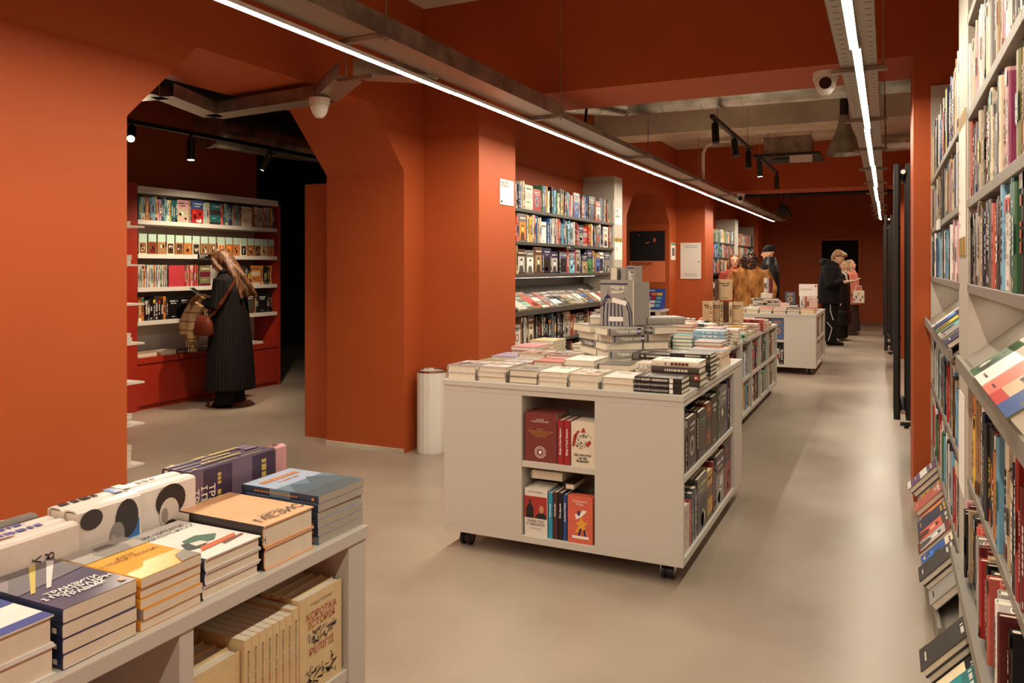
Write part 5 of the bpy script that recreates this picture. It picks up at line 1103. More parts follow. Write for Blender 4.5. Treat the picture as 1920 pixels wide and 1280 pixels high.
            for i in range(46):
                a = rn.uniform(0, 2*PI); rr_ = rn.uniform(.08, .36); cu, cv = .5+rr_*math.cos(a), .6+rr_*.62*math.sin(a); L = rn.uniform(.03, .09); d = Vector((-math.sin(a+.4), math.cos(a+.4)*.7)); n = Vector((-d.y, d.x))*.010
                mb.add([fp(cu-d.x*L-n.x, cv-d.y*L-n.y), fp(cu+d.x*L, cv+d.y*L), fp(cu-d.x*L+n.x, cv-d.y*L+n.y)], [(0, 1, 2)])
            mb.build('ink_print', 'ink', root, loc=(0, 0, 0))
            poly([(.6, .52), (.8, .62), (.86, .55), (.72, .46)], 'red_ink', 'red_tongue', .0004)
        elif k == 'bird':
            if 'print_gold' not in M: mat('print_gold', '#eaa83c', .5)
            poly([(.3, .2), (.45, .38), (.3, .42), (.48, .46), (.55, .56), (.66, .46), (.82, .46), (.68, .36), (.8, .22), (.55, .3)], 'print_gold', 'gold_figure')
            poly([(.35, .5), (.55, .56), (.78, .7), (.62, .72), (.5, .62), (.3, .62)], 'white_ink', 'white_swan', .0003); poly([(.4, .6), (.5, .58), (.5, .68), (.42, .7)], 'navy_ink', 'blue_head', .0006)
            poly([(.42, .16), (.5, .16), (.58, .32), (.5, .32)], 'navy_ink', 'blue_leg', .0005); poly([(.66, .16), (.74, .16), (.72, .3), (.64, .3)], 'navy_ink', 'blue_leg', .0005); poly([(.2, .1), (.85, .1), (.85, .16), (.2, .16)], 'white_ink', 'white_base', .0003)
art_plain = art_on
def art_on(mb, o, U, V, N, kind, cols, rnd, k=1):
    if kind == 'mint':
        o, U, V, N = map(Vector, (o, U, V, N))
        def rc(u0, v0, u1, v1, c, off): mb.col = lin(c); mb.add([o+U*u+V*v+N*off for u, v in ((u0, v0), (u1, v0), (u1, v1), (u0, v1))], [(0, 1, 2, 3)])
        rc(0, .62, 1, 1, hx('#bfe0cf'), .0008); rc(.12, .04, .88, .56, cols[2], .0008)
        for _ in range(4):
            u, v = rnd.uniform(.2, .6), rnd.uniform(.1, .35); rc(u, v, u+.2, v+.15, rnd.choice([cols[0], hx('#efe6d6'), hx('#2a2422')]), .0014)
        return
    return art_plain(mb, o, U, V, N, kind, cols, rnd, k)
LIMIT = 300
inview = [b for b in BOOKS if b['score'] > 4 and -30 < proj(b['c'])[0] < 1950 and -30 < proj(b['c'])[1] < 1310]
rest = [b for b in inview]
rest.sort(key=lambda b: -b['score'])
cards = [b for b in rest if b['name'] == 'card_box']; bk = [b for b in rest if b['name'] != 'card_box']
chosen = bk[:LIMIT]+cards; left = bk[LIMIT:]
low = [b for b in BOOKS if b not in inview and b['score'] > 0 and -100 < proj(b['c'])[0] < 2050 and proj(b['c'])[1] < 1450]
seen = {}
for b in chosen:
    t = 'slim' if b['t'] < .019 else 'thick' if b['t'] > .04 else ''
    w = b['where'].replace('{n}', ordn(b.get('n', 0)))
    col = cname(b['cols'][0])
    import re as _re
    kindw = '' if _re.search(r'\b(book|spine|cover|novel|magazine|box|copy|volume|end piece)\b', w) else 'book'
    lab = w[1:] if w[0] == '@' else w.replace('%s', ' '.join(x for x in (t, col, kindw) if x), 1) if '%s' in w else ' '.join((t, col, kindw, w)).strip()
    lab = ' '.join(lab.replace(' ,', ',').split())
    if len(lab.split()) > 16: lab = lab.replace('of the ', 'of ').replace('slim ', '').replace('thick ', '')
    if len(lab.split()) > 16: lab = ' '.join(lab.split()).replace('the ', '')
    if lab in seen: seen[lab] += 1; lab = lab+' ('+ordn(seen[lab])+' of these)'
    else: seen[lab] = 1
    nm = b['name'] or 'book'
    flatparts = b['parts'] or b['hero'] or b['score'] > 2500
    mw = Matrix.Translation(b['c']) @ b['M'].to_4x4()
    if flatparts:
        r = thing(nm, lab, 'book' if nm == 'book' else 'card box', (0, 0, 0), b['group']); r.matrix_world = mw
        mc, mp = MB(), MB(); book_geo(b, mc, mp)
        mc.build('cover', None, r, loc=(0, 0, 0)); mp.build('page_block', None, r, loc=(0, 0, 0))
        if b['hero']: hero_geo(r, b)
    else:
        mc = MB(); book_geo(b, mc, mc); o = mc.build(nm, None, None, loc=(0, 0, 0)); o.matrix_world = mw
        tag(o, lab, 'book' if nm == 'book' else 'card box', b['group'])
mass = MB()
for b in left+low:
    b['bake'] = True; book_geo(b, mass, mass)
o = mass.build('small_books', None, None, loc=(0, 0, 0)); o['kind'] = 'stuff'; o['label'] = 'small and half hidden books on far shelves and tables'
print('BOOKS total', len(BOOKS), 'inview', len(inview), 'things', len(chosen), 'mass', len(left)+len(low), 'cut score', bk[min(LIMIT, len(bk)-1)]['score'])
# ================================================================== PEOPLE
def cloth(name, c, rough=.85, sheen=0, **kw): return mat(name, c, rough, spec=.25, **kw)
def stripes_mat(name, c1, c2, n, width):
    m = cloth(name, '#000000'); nt = m.node_tree; L = nt.links.new; b = nt.nodes['Principled BSDF']
    tc = nd(nt, 'ShaderNodeTexCoord'); sp = nd(nt, 'ShaderNodeSeparateXYZ'); L(tc.outputs['Object'], sp.inputs[0])
    a = nd(nt, 'ShaderNodeMath', operation='ARCTAN2'); L(sp.outputs['Y'], a.inputs[0]); L(sp.outputs['X'], a.inputs[1])
    k = nd(nt, 'ShaderNodeMath', operation='MULTIPLY'); k.inputs[1].default_value = n/(2*PI); L(a.outputs[0], k.inputs[0])
    f = nd(nt, 'ShaderNodeMath', operation='FRACT'); L(k.outputs[0], f.inputs[0])
    l = nd(nt, 'ShaderNodeMath', operation='LESS_THAN'); l.inputs[1].default_value = width; L(f.outputs[0], l.inputs[0])
    mx = nd(nt, 'ShaderNodeMix', data_type='RGBA'); mx.inputs[6].default_value = (*lin(c1), 1); mx.inputs[7].default_value = (*lin(c2), 1); L(l.outputs[0], mx.inputs[0]); L(mx.outputs[2], b.inputs['Base Color'])
stripes_mat('pinstripe_wool', '#0c0a0b', '#33261d', 44, .09)
def plaid(name, base, s1, p=.09):
    m = cloth(name, base); nt = m.node_tree; L = nt.links.new; b = nt.nodes['Principled BSDF']
    tc = nd(nt, 'ShaderNodeTexCoord'); sp = nd(nt, 'ShaderNodeSeparateXYZ'); L(tc.outputs['Object'], sp.inputs[0]); res = []
    for ax in ('Y', 'Z'):
        k = nd(nt, 'ShaderNodeMath', operation='DIVIDE'); k.inputs[1].default_value = p; L(sp.outputs[ax], k.inputs[0])
        f = nd(nt, 'ShaderNodeMath', operation='FRACT'); L(k.outputs[0], f.inputs[0]); l = nd(nt, 'ShaderNodeMath', operation='LESS_THAN'); l.inputs[1].default_value = .16; L(f.outputs[0], l.inputs[0]); res.append(l)
    ad = nd(nt, 'ShaderNodeMath', operation='MAXIMUM'); L(res[0].outputs[0], ad.inputs[0]); L(res[1].outputs[0], ad.inputs[1])
    mx = nd(nt, 'ShaderNodeMix', data_type='RGBA'); mx.inputs[6].default_value = (*lin(base), 1); mx.inputs[7].default_value = (*lin(s1), 1); L(ad.outputs[0], mx.inputs[0]); L(mx.outputs[2], b.inputs['Base Color'])
plaid('plaid_wool', '#b3966f', '#7a5a3c')
cloth('black_wool', '#0e0d0e'); cloth('black_down', '#131214', .45); cloth('dark_cotton', '#100f10'); cloth('navy_denim', '#1c2436')
cloth('coral_knit', '#a3473f'); cloth('peach_coat', '#d98573'); cloth('brown_skirt', '#3b2a22'); cloth('leather_brown', '#5e2616', .4); cloth('red_leather', '#b3231f', .35)
cloth('white_piping', '#e6e0d6'); cloth('cream_shoe', '#d9ccb2', .6); cloth('leather_black', '#141212', .3); cloth('mint_case', '#a9c7bd', .35); cloth('zebra_scarf', '#cfc8bd')
mat('brass', '#c9a050', .3, metal=1.)
def hairmat(name, a, b, sc=60): 
    noise_mix(mat(name, rough=.5, spec=.4), lin(a), lin(b), scale=sc, detail=6, stretch=(1, 1, .12), bump=.5)
hairmat('hair_light_brown', '#2e1a0f', '#7a5030'); hairmat('hair_dark_curly', '#1c0f0b', '#4a281a', 30); hairmat('hair_auburn', '#5a2c1c', '#8f5236'); hairmat('hair_sandy', '#6b4a2e', '#b58a5c'); hairmat('hair_blonde', '#8a6a48', '#cdb088')
noise_mix(mat('fox_fur', rough=.95, spec=.1), lin('#6b3a18'), lin('#c48c50'), scale=14, detail=10, lo=.3, hi=.7, stretch=(1, 1, .35), bump=1.0)
def person(label, pos, H, yaw, head=(0, 0), arms=None, coat=None, cuff=None, legs=None, hair=None, group=None, voxel=.008, shoes=('leather_black', .26), headf=.0, stance=.0):
    t = thing('person', label, 'person', (*pos, 0), group)
    F = Vector((math.cos(yaw), math.sin(yaw), 0)); S = Vector((-math.sin(yaw), math.cos(yaw), 0))
    B = Matrix((( F.x, S.x, 0, 0), (F.y, S.y, 0, 0), (0, 0, 1, 0), (0, 0, 0, 1)))   # local (forward, side, up) -> relative to t
    k = H/1.70
    def V(f, s, z): return (f*k, s*k, z*k)
    def loc(o): return o
    neck = Vector(V(headf, 0, 1.44))
    TH = B @ Matrix.Translation(neck) @ Matrix.Rotation(head[1], 4, 'Z') @ Matrix.Rotation(head[0], 4, 'Y') @ Matrix.Scale(k, 4)
    m = MB(); m.T = B
    # trunk, neck, legs, arms as one surface
    m.rings([(V(0, 0, z), V(rf, 0, 0), V(0, rs, 0)) for z, rf, rs in ((.80, .10, .15), (.90, .115, .165), (1.02, .10, .135), (1.2, .115, .155), (1.33, .105, .17), (1.40, .07, .11))])
    m.tube([V(headf*.2, 0, 1.36), V(headf*.6, 0, 1.44), V(headf, 0, 1.50)], [.062*k, .055*k, .056*k])
    for s in (1, -1):
        L = (legs or {}).get(s, [(0, .09, .88), (.01, .10, .48), (-.01, .10, .08)])
        m.tube([V(*q) for q in L], [.085*k, .058*k, .038*k]); f0 = L[-1]
        m.tube([V(f0[0]-.03, f0[1], .05), V(f0[0]+.06, f0[1], .045), V(f0[0]+.16, f0[1]+s*.01, .03)], [.035*k, .04*k, .03*k])
    arms = arms or {}
    for s in (1, -1):
        A = arms.get(s, [(0, .19, 1.36), (-.02, .23, 1.08), (.06, .22, .85)])
        A = [(f, s*abs(y) if len(arms.get(s, ())) == 0 else y, z) for f, y, z in A]
        m.tube([V(*q) for q in A], [.055*k, .042*k, .028*k])
        w = Vector(V(*A[-1])); d = (w-Vector(V(*A[-2]))).normalized(); side = d.cross(Vector((0, 0, 1))); side = side.normalized() if side.length > .1 else Vector((0, 1, 0))
        up = side.cross(d)
        m.rings([(w+d*a*k, side*(b*k), up*(.016*k)) for a, b in ((0, .026), (.03, .038), (.075, .042), (.095, .036))])
        for j, (o, ln) in enumerate(((-.030, .065), (-.010, .078), (.010, .073), (.029, .056))):
            p0 = w+d*.085*k+side*o*k; m.tube([p0, p0+d*ln*.5*k, p0+d*ln*.82*k-up*.022*k*1.2], [.0088*k, .0085*k, .007*k])
        p0 = w+d*.03*k+side*(-.034*k)*s; m.tube([p0, p0+(d*.7-side*s*.7)*.035*k, p0+(d*.95-side*s*.5)*.062*k], [.0105*k, .0095*k, .008*k])
    m.T = TH
    m.rings([((c, 0, z), (rf, 0, 0), (0, rs, 0)) for z, c, rf, rs in ((.020, .050, .030, .028), (.035, .036, .056, .046), (.06, .024, .074, .058), (.09, .014, .086, .066), (.13, .006, .094, .073), (.17, .0, .093, .073), (.205, -.004, .074, .058), (.228, -.006, .035, .03))])
    m.tube([(.094, 0, .135), (.108, 0, .108), (.116, 0, .093), (.098, 0, .085)], [.007, .010, .013, .008])
    m.ball((.088, 0, .062), .015, .024, .008); m.ball((.083, 0, .034), .018, .02, .014)
    for s in (1, -1): m.ball((.0, s*.073, .10), .016, .008, .028)
    m.T = None
    remesh(m, 'body', 'skin', t, voxel=voxel, smooth=3)
    e = MB(); e.T = TH
    for s in (1, -1):
        e = MB(); e.T = TH; e.ball((.091, s*.030, .115), .006, .013, .006); e.build('eye', 'eye_dark', t, loc=(0, 0, 0))
        e = MB(); e.T = TH; e.tube([(.095, s*.014, .135), (.094, s*.032, .139), (.083, s*.048, .133)], [.003, .0035, .002]); e.build('eyebrow', 'eye_dark', t, loc=(0, 0, 0))
    e = MB(); e.T = TH; e.ball((.099, 0, .062), .006, .022, .006); e.build('mouth', 'lip', t, loc=(0, 0, 0))
    for s in (1, -1):
        L = (legs or {}).get(s, [(0, .09, .88), (.01, .10, .48), (-.01, .10, .08)]); f0 = L[-1]
        e = MB(); e.T = B; ln = shoes[1]
        e.rings([(V(f0[0]-.085, f0[1], .045), V(.012, 0, 0), V(0, .03, 0)), (V(f0[0]-.07, f0[1], .05), V(0, 0, .05), V(0, .042, 0)), (V(f0[0]+.0, f0[1], .055), V(0, 0, .055), V(0, .045, 0)), (V(f0[0]+.09, f0[1], .04), V(0, 0, .04), V(0, .05, 0)), (V(f0[0]+ln-.09, f0[1], .026), V(0, 0, .026), V(0, .035, 0))])
        e.build('shoe', shoes[0], t, loc=(0, 0, 0), smooth=True)
    ctx = dict(t=t, B=B, TH=TH, V=V, k=k, S=S, F=F)
    return ctx
def garment(cx, name, mname, torso=None, tubes=(), extra=None, voxel=.014, smooth=4, head=False):
    m = MB(); V, k = cx['V'], cx['k']; m.T = cx['TH'] if head else cx['B']
    if torso:
        if head: m.rings([((c, 0, z), (rf, 0, 0), (0, rs, 0)) for z, c, rf, rs in torso])
        else: m.rings([(V(c, 0, z), V(rf, 0, 0), V(0, rs, 0)) for z, c, rf, rs in torso])
    for pts, rad in tubes: m.tube([Vector(p) if head else V(*p) for p in pts], [r*(1 if head else k) for r in rad])
    if extra: extra(m)
    m.T = None
    return remesh(m, name, mname, cx['t'], voxel=voxel, smooth=smooth)
# 1 woman in the long striped coat
ar = {1: [(0.0, .17, 1.34), (.03, .21, 1.07), (.26, .10, 1.13)], -1: [(0, -.17, 1.34), (.04, -.21, 1.08), (.27, -.06, 1.16)]}
cx = person('woman in long black pinstriped coat looking down at her phone by the shelves', (-6.22, 6.19), 1.66, math.radians(194), head=(.42, .35), arms=ar, voxel=.0055, headf=.035, shoes=('leather_black', .25))
garment(cx, 'coat', 'pinstripe_wool', [(.19, -.01, .26, .28), (.5, -.01, .24, .265), (.85, -.01, .205, .235), (1.05, -.01, .18, .215), (1.25, -.005, .165, .21), (1.36, -.005, .125, .195), (1.42, .005, .085, .12)],
        [([(0, .17, 1.36), (.02, .225, 1.07), (.19, .14, 1.11)], [.075, .07, .062]), ([(0, -.17, 1.36), (.03, -.225, 1.07), (.2, -.11, 1.13)], [.075, .07, .062])], voxel=.011)
garment(cx, 'collar', 'black_wool', None, [([(.1, .07, 1.36), (.02, .1, 1.44), (-.07, .06, 1.46), (-.07, -.06, 1.46), (.02, -.1, 1.44), (.1, -.07, 1.36)], [.025, .03, .03, .03, .03, .025])], voxel=.011)
garment(cx, 'trousers', 'dark_cotton', None, [([(0, .08, .6), (0, .09, .3), (-.01, .095, .03)], [.09, .10, .11]), ([(0, -.08, .6), (0, -.09, .3), (-.01, -.095, .03)], [.09, .10, .11])])
garment(cx, 'hair', 'hair_light_brown', [(.235, -.012, .06, .05), (.215, -.012, .092, .078), (.17, -.014, .108, .092), (.12, -.035, .10, .098), (.06, -.05, .095, .108), (.0, -.055, .10, .12), (-.08, -.06, .105, .132), (-.17, -.07, .11, .14), (-.26, -.085, .10, .135), (-.34, -.105, .06, .10)],
        [([(.07, .06, .19), (.06, .085, .12), (.03, .095, .02), (.0, .10, -.12)], [.022, .022, .022, .02]), ([(.07, -.06, .19), (.06, -.085, .12), (.03, -.095, .02)], [.022, .022, .018]), ([(-.05, .08, .1), (-.07, .12, -.1), (-.05, .14, -.34)], [.03, .035, .02]), ([(-.05, -.08, .1), (-.1, -.12, -.1), (-.15, -.1, -.38)], [.03, .035, .02]), ([(-.08, .05, .1), (-.15, .09, -.12), (-.19, .08, -.36)], [.03, .04, .02])], voxel=.008, smooth=5, head=True)
wp = Vector(cx['t'].location); Bm = cx['B']; kk = cx['k']
def wloc(f, s, z): return wp+(Bm @ Vector((f*kk, s*kk, z*kk)))
ph = thing('smartphone', 'mint cased phone held up by the woman in the striped coat', 'phone', wloc(.38, -.02, 1.23))
m = MB(); c = wloc(.38, .01, 1.22); m.T = Matrix.Translation(c) @ Bm @ Matrix.Rotation(-.6, 4, 'Y'); m.box(-.075, .075, -.037, .037, -.005, .004); part(m, 'case', 'mint_case', ph)
m = MB(); m.T = Matrix.Translation(c) @ Bm @ Matrix.Rotation(-.6, 4, 'Y'); m.box(-.070, .070, -.033, .033, .004, .005); part(m, 'screen', 'smoke_glass', ph)
sc_ = thing('scarf', 'tan plaid fringed scarf hanging over the arm of the coated woman', 'scarf', wloc(.3, .12, 1.0))
m = MB()
def sr(f, s, z, A, Bv): return (wloc(f, s, z), Bm @ Vector(A), Bm @ Vector(Bv))
m.rings([sr(.13, .20, 1.13, (.05, .02, .05), (0, .05, .01)), sr(.21, .17, 1.17, (.05, .02, .03), (-.02, .07, .02)), sr(.29, .15, 1.12, (.065, .02, .02), (-.02, .055, .0)), sr(.355, .16, .98, (.085, 0, .03), (0, .05, 0)), sr(.385, .17, .86, (.105, 0, .02), (0, .05, 0)), sr(.37, .18, .77, (.10, 0, .0), (0, .045, 0))])
m.rings([sr(.20, .22, 1.10, (.05, .0, .03), (0, .05, .01)), sr(.27, .22, .95, (.06, .02, .02), (0, .04, 0)), sr(.29, .22, .8, (.065, .02, .0), (0, .035, .0)), sr(.29, .22, .70, (.065, 0, .0), (0, .03, 0))])
o0 = Vector(sc_.location); mm = MB(); mm.v = [p-o0 for p in m.v]; mm.f = m.f; mm.m = m.m; mm.c = m.c; remesh(mm, 'woven_cloth', 'plaid_wool', sc_, voxel=.010, smooth=5)
mm = MB()
for i in range(13):
    f = .235+i*.011; zt_ = .705 if i < 11 else .76; p0 = wloc(f, .215+R.uniform(-.012, .012), zt_+.01); mm.tube([p0, p0+Vector((R.uniform(-.006, .006), R.uniform(-.006, .006), -.06)), p0+Vector((R.uniform(-.012, .012), R.uniform(-.012, .012), -.12))], [.0045, .004, .002])
part(mm, 'fringe', 'plaid_wool', sc_)
hb = thing('shoulder_bag', 'brown leather shoulder bag at the hip of the coated woman', 'bag', wloc(.12, .27, .86))
m = MB(); m.rings([sr(.13, .275, .775, (.10, 0, 0), (0, .045, 0)), sr(.13, .275, .80, (.115, 0, 0), (0, .06, 0)), sr(.13, .272, .90, (.10, 0, 0), (0, .05, 0)), sr(.13, .27, .985, (.075, 0, 0), (0, .022, 0))]); part(m, 'pouch', 'leather_brown', hb, smooth=True)
m = MB(); m.tube([wloc(.04, .262, .985), wloc(-.05, .26, 1.10), wloc(-.12, .2, 1.24), wloc(-.13, .06, 1.38), wloc(-.05, -.1, 1.45)], .017, flat=.3, side=(0, 0, 1)); part(m, 'strap', 'leather_brown', hb)
m = MB(); m.tube([wloc(.06, .285, .95), wloc(.04, .288, .985), wloc(.02, .285, 1.0)], .007); part(m, 'clasp', 'brass', hb)
for a in (.08, .13, .18): m = MB(); m.ball(wloc(a, .30, .772), .006, .006, .006); part(m, 'foot_stud', 'brass', hb)
# 2 woman in fur seen from behind
cx = person('woman with dark curly hair in fox fur coat, seen from behind at the far table', (-2.06, 13.5), 1.72, math.radians(97), arms={1: [(0, .19, 1.36), (.03, .30, 1.1), (.18, .20, 1.05)], -1: [(0, -.19, 1.36), (.0, -.30, 1.08), (.10, -.26, .88)]})
garment(cx, 'fur_coat', 'fox_fur', [(.55, 0, .22, .28), (.8, 0, .21, .27), (1.05, 0, .19, .25), (1.25, 0, .18, .26), (1.38, 0, .15, .23), (1.45, 0, .09, .13)],
        [([(0, .2, 1.37), (.03, .32, 1.1), (.15, .23, 1.06)], [.105, .11, .10]), ([(0, -.2, 1.37), (0, -.32, 1.08), (.08, -.29, .92)], [.105, .115, .11]), ([(.0, .12, 1.45), (-.08, .0, 1.47), (0, -.12, 1.45)], [.06, .07, .06])], voxel=.016, smooth=3)
def curls(cx, name, mname, n, rad, zc, r0, fo=0., squash=1.15, seed=3):
    rn = random.Random(seed); m = MB(); m.T = cx['TH']
    m.ball((-.02+fo, 0, zc), .10, .09, .12)
    for i in range(n):
        a, b = rn.uniform(0, 2*PI), rn.uniform(-1, 1); s = math.sqrt(1-b*b); p = (fo-.03+rad*s*math.cos(a), rad*s*math.sin(a), zc+rad*squash*b)
        if p[0] > .045 and p[2] < .19 and abs(p[1]) < .09: continue
        r = rn.uniform(.7, 1.2)*r0; m.ball(p, r, r, r, k=6)
    m.T = None; return remesh(m, name, mname, cx['t'], voxel=.010, smooth=1)
curls(cx, 'hair', 'hair_dark_curly', 300, .125, .07, .02, squash=1.35)
garment(cx, 'trousers', 'navy_denim', None, [([(0, .09, .8), (0, .1, .4), (0, .1, .06)], [.1, .08, .07]), ([(0, -.09, .8), (0, -.1, .4), (0, -.1, .06)], [.1, .08, .07])])
rb = thing('handbag', 'small red leather handbag hanging at the fur coat', 'bag', (-2.42, 13.42, .88))
m = MB().rings([((-2.42, 13.4, z), (rx, 0, 0), (0, ry, 0)) for z, rx, ry in ((.86, .09, .04), (.88, .11, .05), (1.0, .11, .05), (1.06, .095, .035))]); part(m, 'pouch', 'red_leather', rb, smooth=True)
part(MB().tube([(-2.34, 13.4, 1.05), (-2.36, 13.38, 1.3), (-2.3, 13.45, 1.45)], .008), 'strap', 'red_leather', rb)
# 3 woman in coral knit
cx = person('long haired woman in coral knitted jumper facing the fur coat', (-2.45, 14.3), 1.70, math.radians(-70), arms={1: [(0, .18, 1.35), (-.02, .25, 1.08), (.16, .16, .98)], -1: [(0, -.18, 1.35), (-.02, -.25, 1.08), (.16, -.16, .98)]})
garment(cx, 'jumper', 'coral_knit', [(.84, 0, .14, .19), (1.0, 0, .13, .17), (1.25, 0, .14, .19), (1.36, 0, .115, .185), (1.44, 0, .07, .09)], [([(0, .18, 1.36), (-.02, .26, 1.08), (.13, .17, 1.0)], [.07, .065, .055]), ([(0, -.18, 1.36), (-.02, -.26, 1.08), (.13, -.17, 1.0)], [.07, .065, .055])])
garment(cx, 'hair', 'hair_auburn', [(.235, -.015, .06, .05), (.21, -.018, .09, .075), (.16, -.03, .093, .086), (.1, -.05, .075, .09), (0, -.07, .06, .095), (-.12, -.08, .05, .10), (-.2, -.08, .035, .07)], [([(.03, .075, .17), (.02, .088, .05), (.03, .10, -.12)], [.022, .024, .022]), ([(.03, -.075, .17), (.02, -.088, .05), (.03, -.10, -.12)], [.022, .024, .022])], voxel=.009, head=True)
garment(cx, 'trousers', 'navy_denim', None, [([(0, .09, .88), (0, .1, .45), (0, .1, .06)], [.105, .075, .065]), ([(0, -.09, .88), (0, -.1, .45), (0, -.1, .06)], [.105, .075, .065])])
# 4 man in beanie
cx = person('tall man in black beanie and dark jacket turned toward the shelves', (-1.93, 14.9), 1.86, math.radians(190), head=(.1, .1), arms={1: [(0, .2, 1.36), (0, .26, 1.08), (.15, .2, .95)], -1: [(0, -.2, 1.36), (0, -.27, 1.08), (.1, -.22, .88)]})
garment(cx, 'jacket', 'black_down', [(.78, 0, .17, .22), (1.0, 0, .16, .21), (1.25, 0, .165, .235), (1.38, 0, .13, .21), (1.46, -.01, .10, .12), (1.50, -.01, .09, .10)], [([(0, .2, 1.36), (0, .28, 1.08), (.12, .22, .97)], [.09, .085, .07]), ([(0, -.2, 1.36), (0, -.28, 1.08), (.08, -.24, .92)], [.09, .085, .07])])
garment(cx, 'beanie', 'black_wool', [(.145, -.005, .105, .085), (.165, -.006, .108, .088), (.20, -.01, .10, .083), (.235, -.018, .075, .062), (.255, -.02, .03, .03)], head=True, voxel=.009)
garment(cx, 'trousers', 'dark_cotton', None, [([(0, .09, .88), (0, .1, .45), (0, .1, .06)], [.11, .09, .08]), ([(0, -.09, .88), (0, -.1, .45), (0, -.1, .06)], [.11, .09, .08])])
# 5 man in black with piped trousers
AR5 = {1: [(.02, .20, 1.34), (.02, .26, 1.06), (.26, .12, 1.12)], -1: [(.02, -.20, 1.34), (.04, -.26, 1.06), (.27, -.10, 1.12)]}
cx = person('man in black hooded coat and white piped trousers reading near the doorway', (-.95, 15.75), 1.80, math.radians(-8), head=(.5, -.1), headf=.07, arms=AR5, shoes=('brown_skirt', .29))
garment(cx, 'hooded_coat', 'black_wool', [(.74, -.01, .20, .25), (.95, -.01, .19, .24), (1.2, 0, .19, .25), (1.35, .01, .16, .23), (1.43, .0, .12, .17), (1.49, -.03, .10, .13)],
        [([(.02, .2, 1.37), (.02, .29, 1.07), (.2, .16, 1.11)], [.1, .095, .07]), ([(.02, -.2, 1.37), (.04, -.29, 1.07), (.21, -.14, 1.11)], [.1, .095, .07]), ([(.06, .1, 1.42), (-.08, .1, 1.46), (-.13, 0, 1.46), (-.08, -.1, 1.46), (.06, -.1, 1.42)], [.05, .06, .07, .06, .05])])
garment(cx, 'trousers', 'dark_cotton', None, [([(0, .09, .9), (.0, .1, .46), (-.01, .1, .08)], [.115, .10, .09]), ([(0, -.09, .9), (.01, -.1, .46), (-.01, -.1, .08)], [.115, .10, .09])])
V = cx['V']; m = MB(); m.T = cx['B']; m.tube([V(.03, -.205, .8), V(.04, -.205, .6), V(.08, -.19, .46)], [.006]*3); m.tube([V(-.02, -.20, .42), V(.06, -.19, .32), V(.03, -.195, .2), V(.0, -.19, .1)], [.006]*4); m.T = None; m.build('trouser_piping', 'white_piping', cx['t'], loc=(0, 0, 0))
garment(cx, 'hair', 'hair_sandy', [(.245, -.005, .05, .045), (.225, -.004, .095, .078), (.18, -.006, .108, .09), (.13, -.03, .09, .086), (.07, -.055, .055, .07), (.03, -.06, .03, .05)], [([(.06, .05, .21), (.1, .0, .2), (.07, -.05, .21)], [.03, .028, .03])], voxel=.009, head=True)
wp5 = Vector(cx['t'].location); Bm5 = cx['B']; k5 = cx['k']
def bk5(o): return wp5+(Bm5 @ (Vector(o)*k5))
def heldbook(c, Bm_, label, cols, tilt=-.5):
    r = thing('held_book', label, 'book', c); 
    mb = MB().use('print'); mb.col = lin(cols); mb.T = Matrix.Translation(c) @ Bm_ @ Matrix.Rotation(tilt, 4, 'Y'); mb.box(-.09, .09, -.07, .07, -.012, -.009).box(-.09, .09, -.07, .07, .009, .012); part(mb, 'cover', None, r)
    mb = MB().use('printed_page'); mb.col = lin('#efe6d6'); mb.T = Matrix.Translation(c) @ Bm_ @ Matrix.Rotation(tilt, 4, 'Y'); mb.box(-.086, .086, -.068, .068, -.009, .009); part(mb, 'page_block', None, r)
heldbook(bk5((.40, .01, 1.14)), Bm5, 'red covered book held by the man in black', '#a8282c')
# 6 young woman in peach coat
AR6 = {1: [(0, .18, 1.35), (.0, .24, 1.08), (.14, .12, .98)], -1: [(0, -.18, 1.35), (.0, -.25, 1.08), (.04, -.24, .84)]}
cx = person('fair haired young woman in peach coat gazing up near the doorway', (-.70, 18.4), 1.64, math.radians(-15), head=(-.2, .05), arms=AR6, shoes=('cream_shoe', .25))
garment(cx, 'coat', 'peach_coat', [(.68, 0, .18, .22), (.95, 0, .16, .20), (1.2, 0, .155, .21), (1.36, 0, .12, .19), (1.43, 0, .08, .1)], [([(0, .18, 1.36), (0, .26, 1.08), (.11, .15, 1.0)], [.08, .08, .065]), ([(0, -.18, 1.36), (.0, -.26, 1.08), (.03, -.25, .89)], [.08, .08, .065])])
garment(cx, 'skirt', 'brown_skirt', [(.10, 0, .19, .22), (.4, 0, .17, .2), (.8, 0, .14, .18)])
garment(cx, 'hair', 'hair_blonde', [(.235, -.012, .06, .05), (.21, -.014, .093, .078), (.16, -.022, .10, .088), (.1, -.045, .08, .092), (0, -.065, .065, .10), (-.12, -.07, .06, .11), (-.22, -.06, .045, .10)], [([(.02, .085, .12), (.03, .11, -.05), (.04, .12, -.2)], [.02, .03, .03]), ([(.02, -.085, .12), (.03, -.11, -.05), (.04, -.12, -.2)], [.02, .03, .03])], voxel=.009, head=True)
tb_ = thing('tote_bag', 'small flower patterned tote held low by the woman in peach', 'bag', (-.52, 18.2, .72))
mb = MB().use('print'); mb.col = lin('#e8dccb'); mb.box(-.66, -.44, 18.17, 18.23, .70, .96)
for i, c_ in enumerate(('#c8403a', '#3f5fa8', '#d9a13c', '#c8403a', '#4f8a5a')): mb.col = lin(c_); mb.box(-.65+i*.04, -.62+i*.04, 18.166, 18.17, .74+(i % 3)*.06, .79+(i % 3)*.06)
part(mb, 'cloth_body', None, tb_); part(MB().tube([(-.61, 18.2, .96), (-.60, 18.2, 1.06), (-.50, 18.2, 1.06), (-.49, 18.2, .96)], .008), 'handle', 'white_piping', tb_)
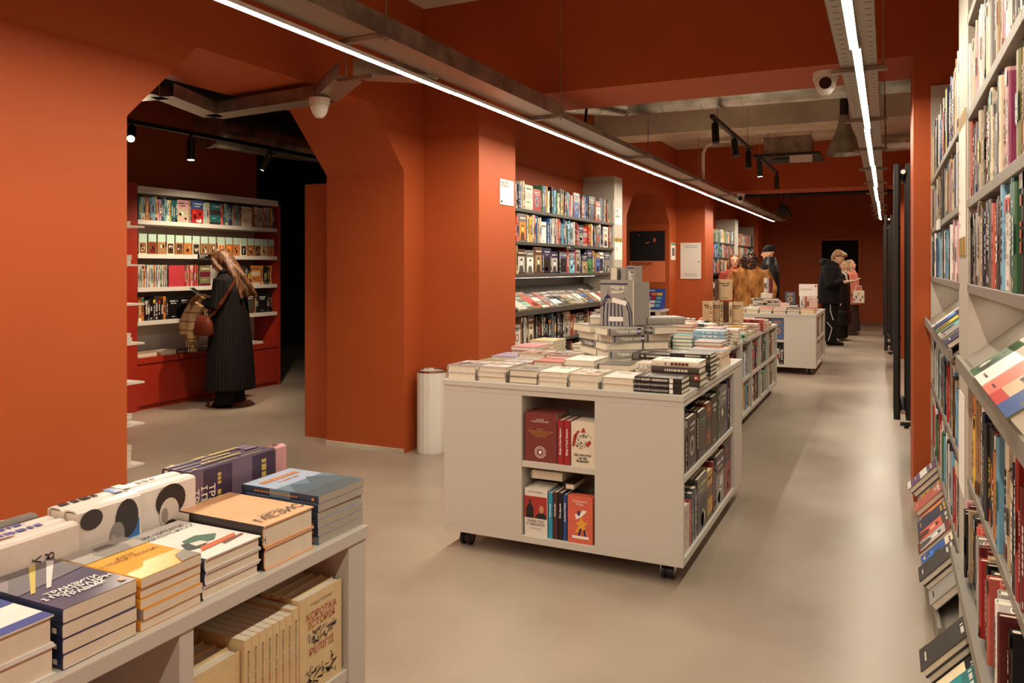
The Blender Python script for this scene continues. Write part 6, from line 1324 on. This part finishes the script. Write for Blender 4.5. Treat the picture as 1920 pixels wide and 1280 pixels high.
# 7 companion in a long padded coat, mostly hidden
cx = person('shopper in long black padded coat and striped scarf behind the reading man', (-.83, 16.9), 1.63, math.radians(-20), arms={1: [(0, .18, 1.35), (.0, .24, 1.08), (.05, .2, .86)], -1: [(0, -.18, 1.35), (.02, -.24, 1.08), (.05, -.2, .86)]}, shoes=('cream_shoe', .26))
garment(cx, 'padded_coat', 'black_down', [(.33, 0, .20, .24), (.6, 0, .19, .23), (.62, 0, .175, .215), (.9, 0, .175, .215), (1.2, 0, .155, .21), (1.36, 0, .12, .19), (1.43, 0, .08, .1)], [([(0, .18, 1.36), (0, .26, 1.08), (.04, .21, .9)], [.085, .085, .07]), ([(0, -.18, 1.36), (.02, -.26, 1.08), (.04, -.21, .9)], [.085, .085, .07])])
garment(cx, 'scarf', 'zebra_scarf', None, [([(.08, .06, 1.38), (.0, .1, 1.44), (-.08, 0, 1.46), (0, -.1, 1.44), (.1, -.04, 1.36), (.13, -.03, 1.2)], [.04, .045, .05, .045, .04, .035])])
garment(cx, 'trousers', 'dark_cotton', None, [([(0, .09, .6), (0, .1, .3), (0, .1, .05)], [.1, .1, .1]), ([(0, -.09, .6), (0, -.1, .3), (0, -.1, .05)], [.1, .1, .1])])
garment(cx, 'hair', 'hair_dark_curly', [(.235, -.012, .06, .05), (.21, -.014, .093, .078), (.16, -.022, .10, .088), (.1, -.045, .08, .088), (0, -.06, .05, .07)], voxel=.009, head=True)
# ================================================================== WORLD, VIEW
w = bpy.data.worlds.new('world'); bpy.context.scene.world = w; w.use_nodes = True
w.node_tree.nodes['Background'].inputs[0].default_value = (.9, .55, .4, 1); w.node_tree.nodes['Background'].inputs[1].default_value = .0
sc = bpy.context.scene
sc.view_settings.view_transform = 'Standard'; sc.view_settings.look = 'None'; sc.view_settings.gamma = 1; sc.view_settings.use_curve_mapping = False
sc.view_settings.exposure = .89
sc.cycles.max_bounces = 8; sc.cycles.diffuse_bounces = 3; sc.cycles.glossy_bounces = 3; sc.cycles.transparent_max_bounces = 8
sc.cycles.sample_clamp_indirect = 6
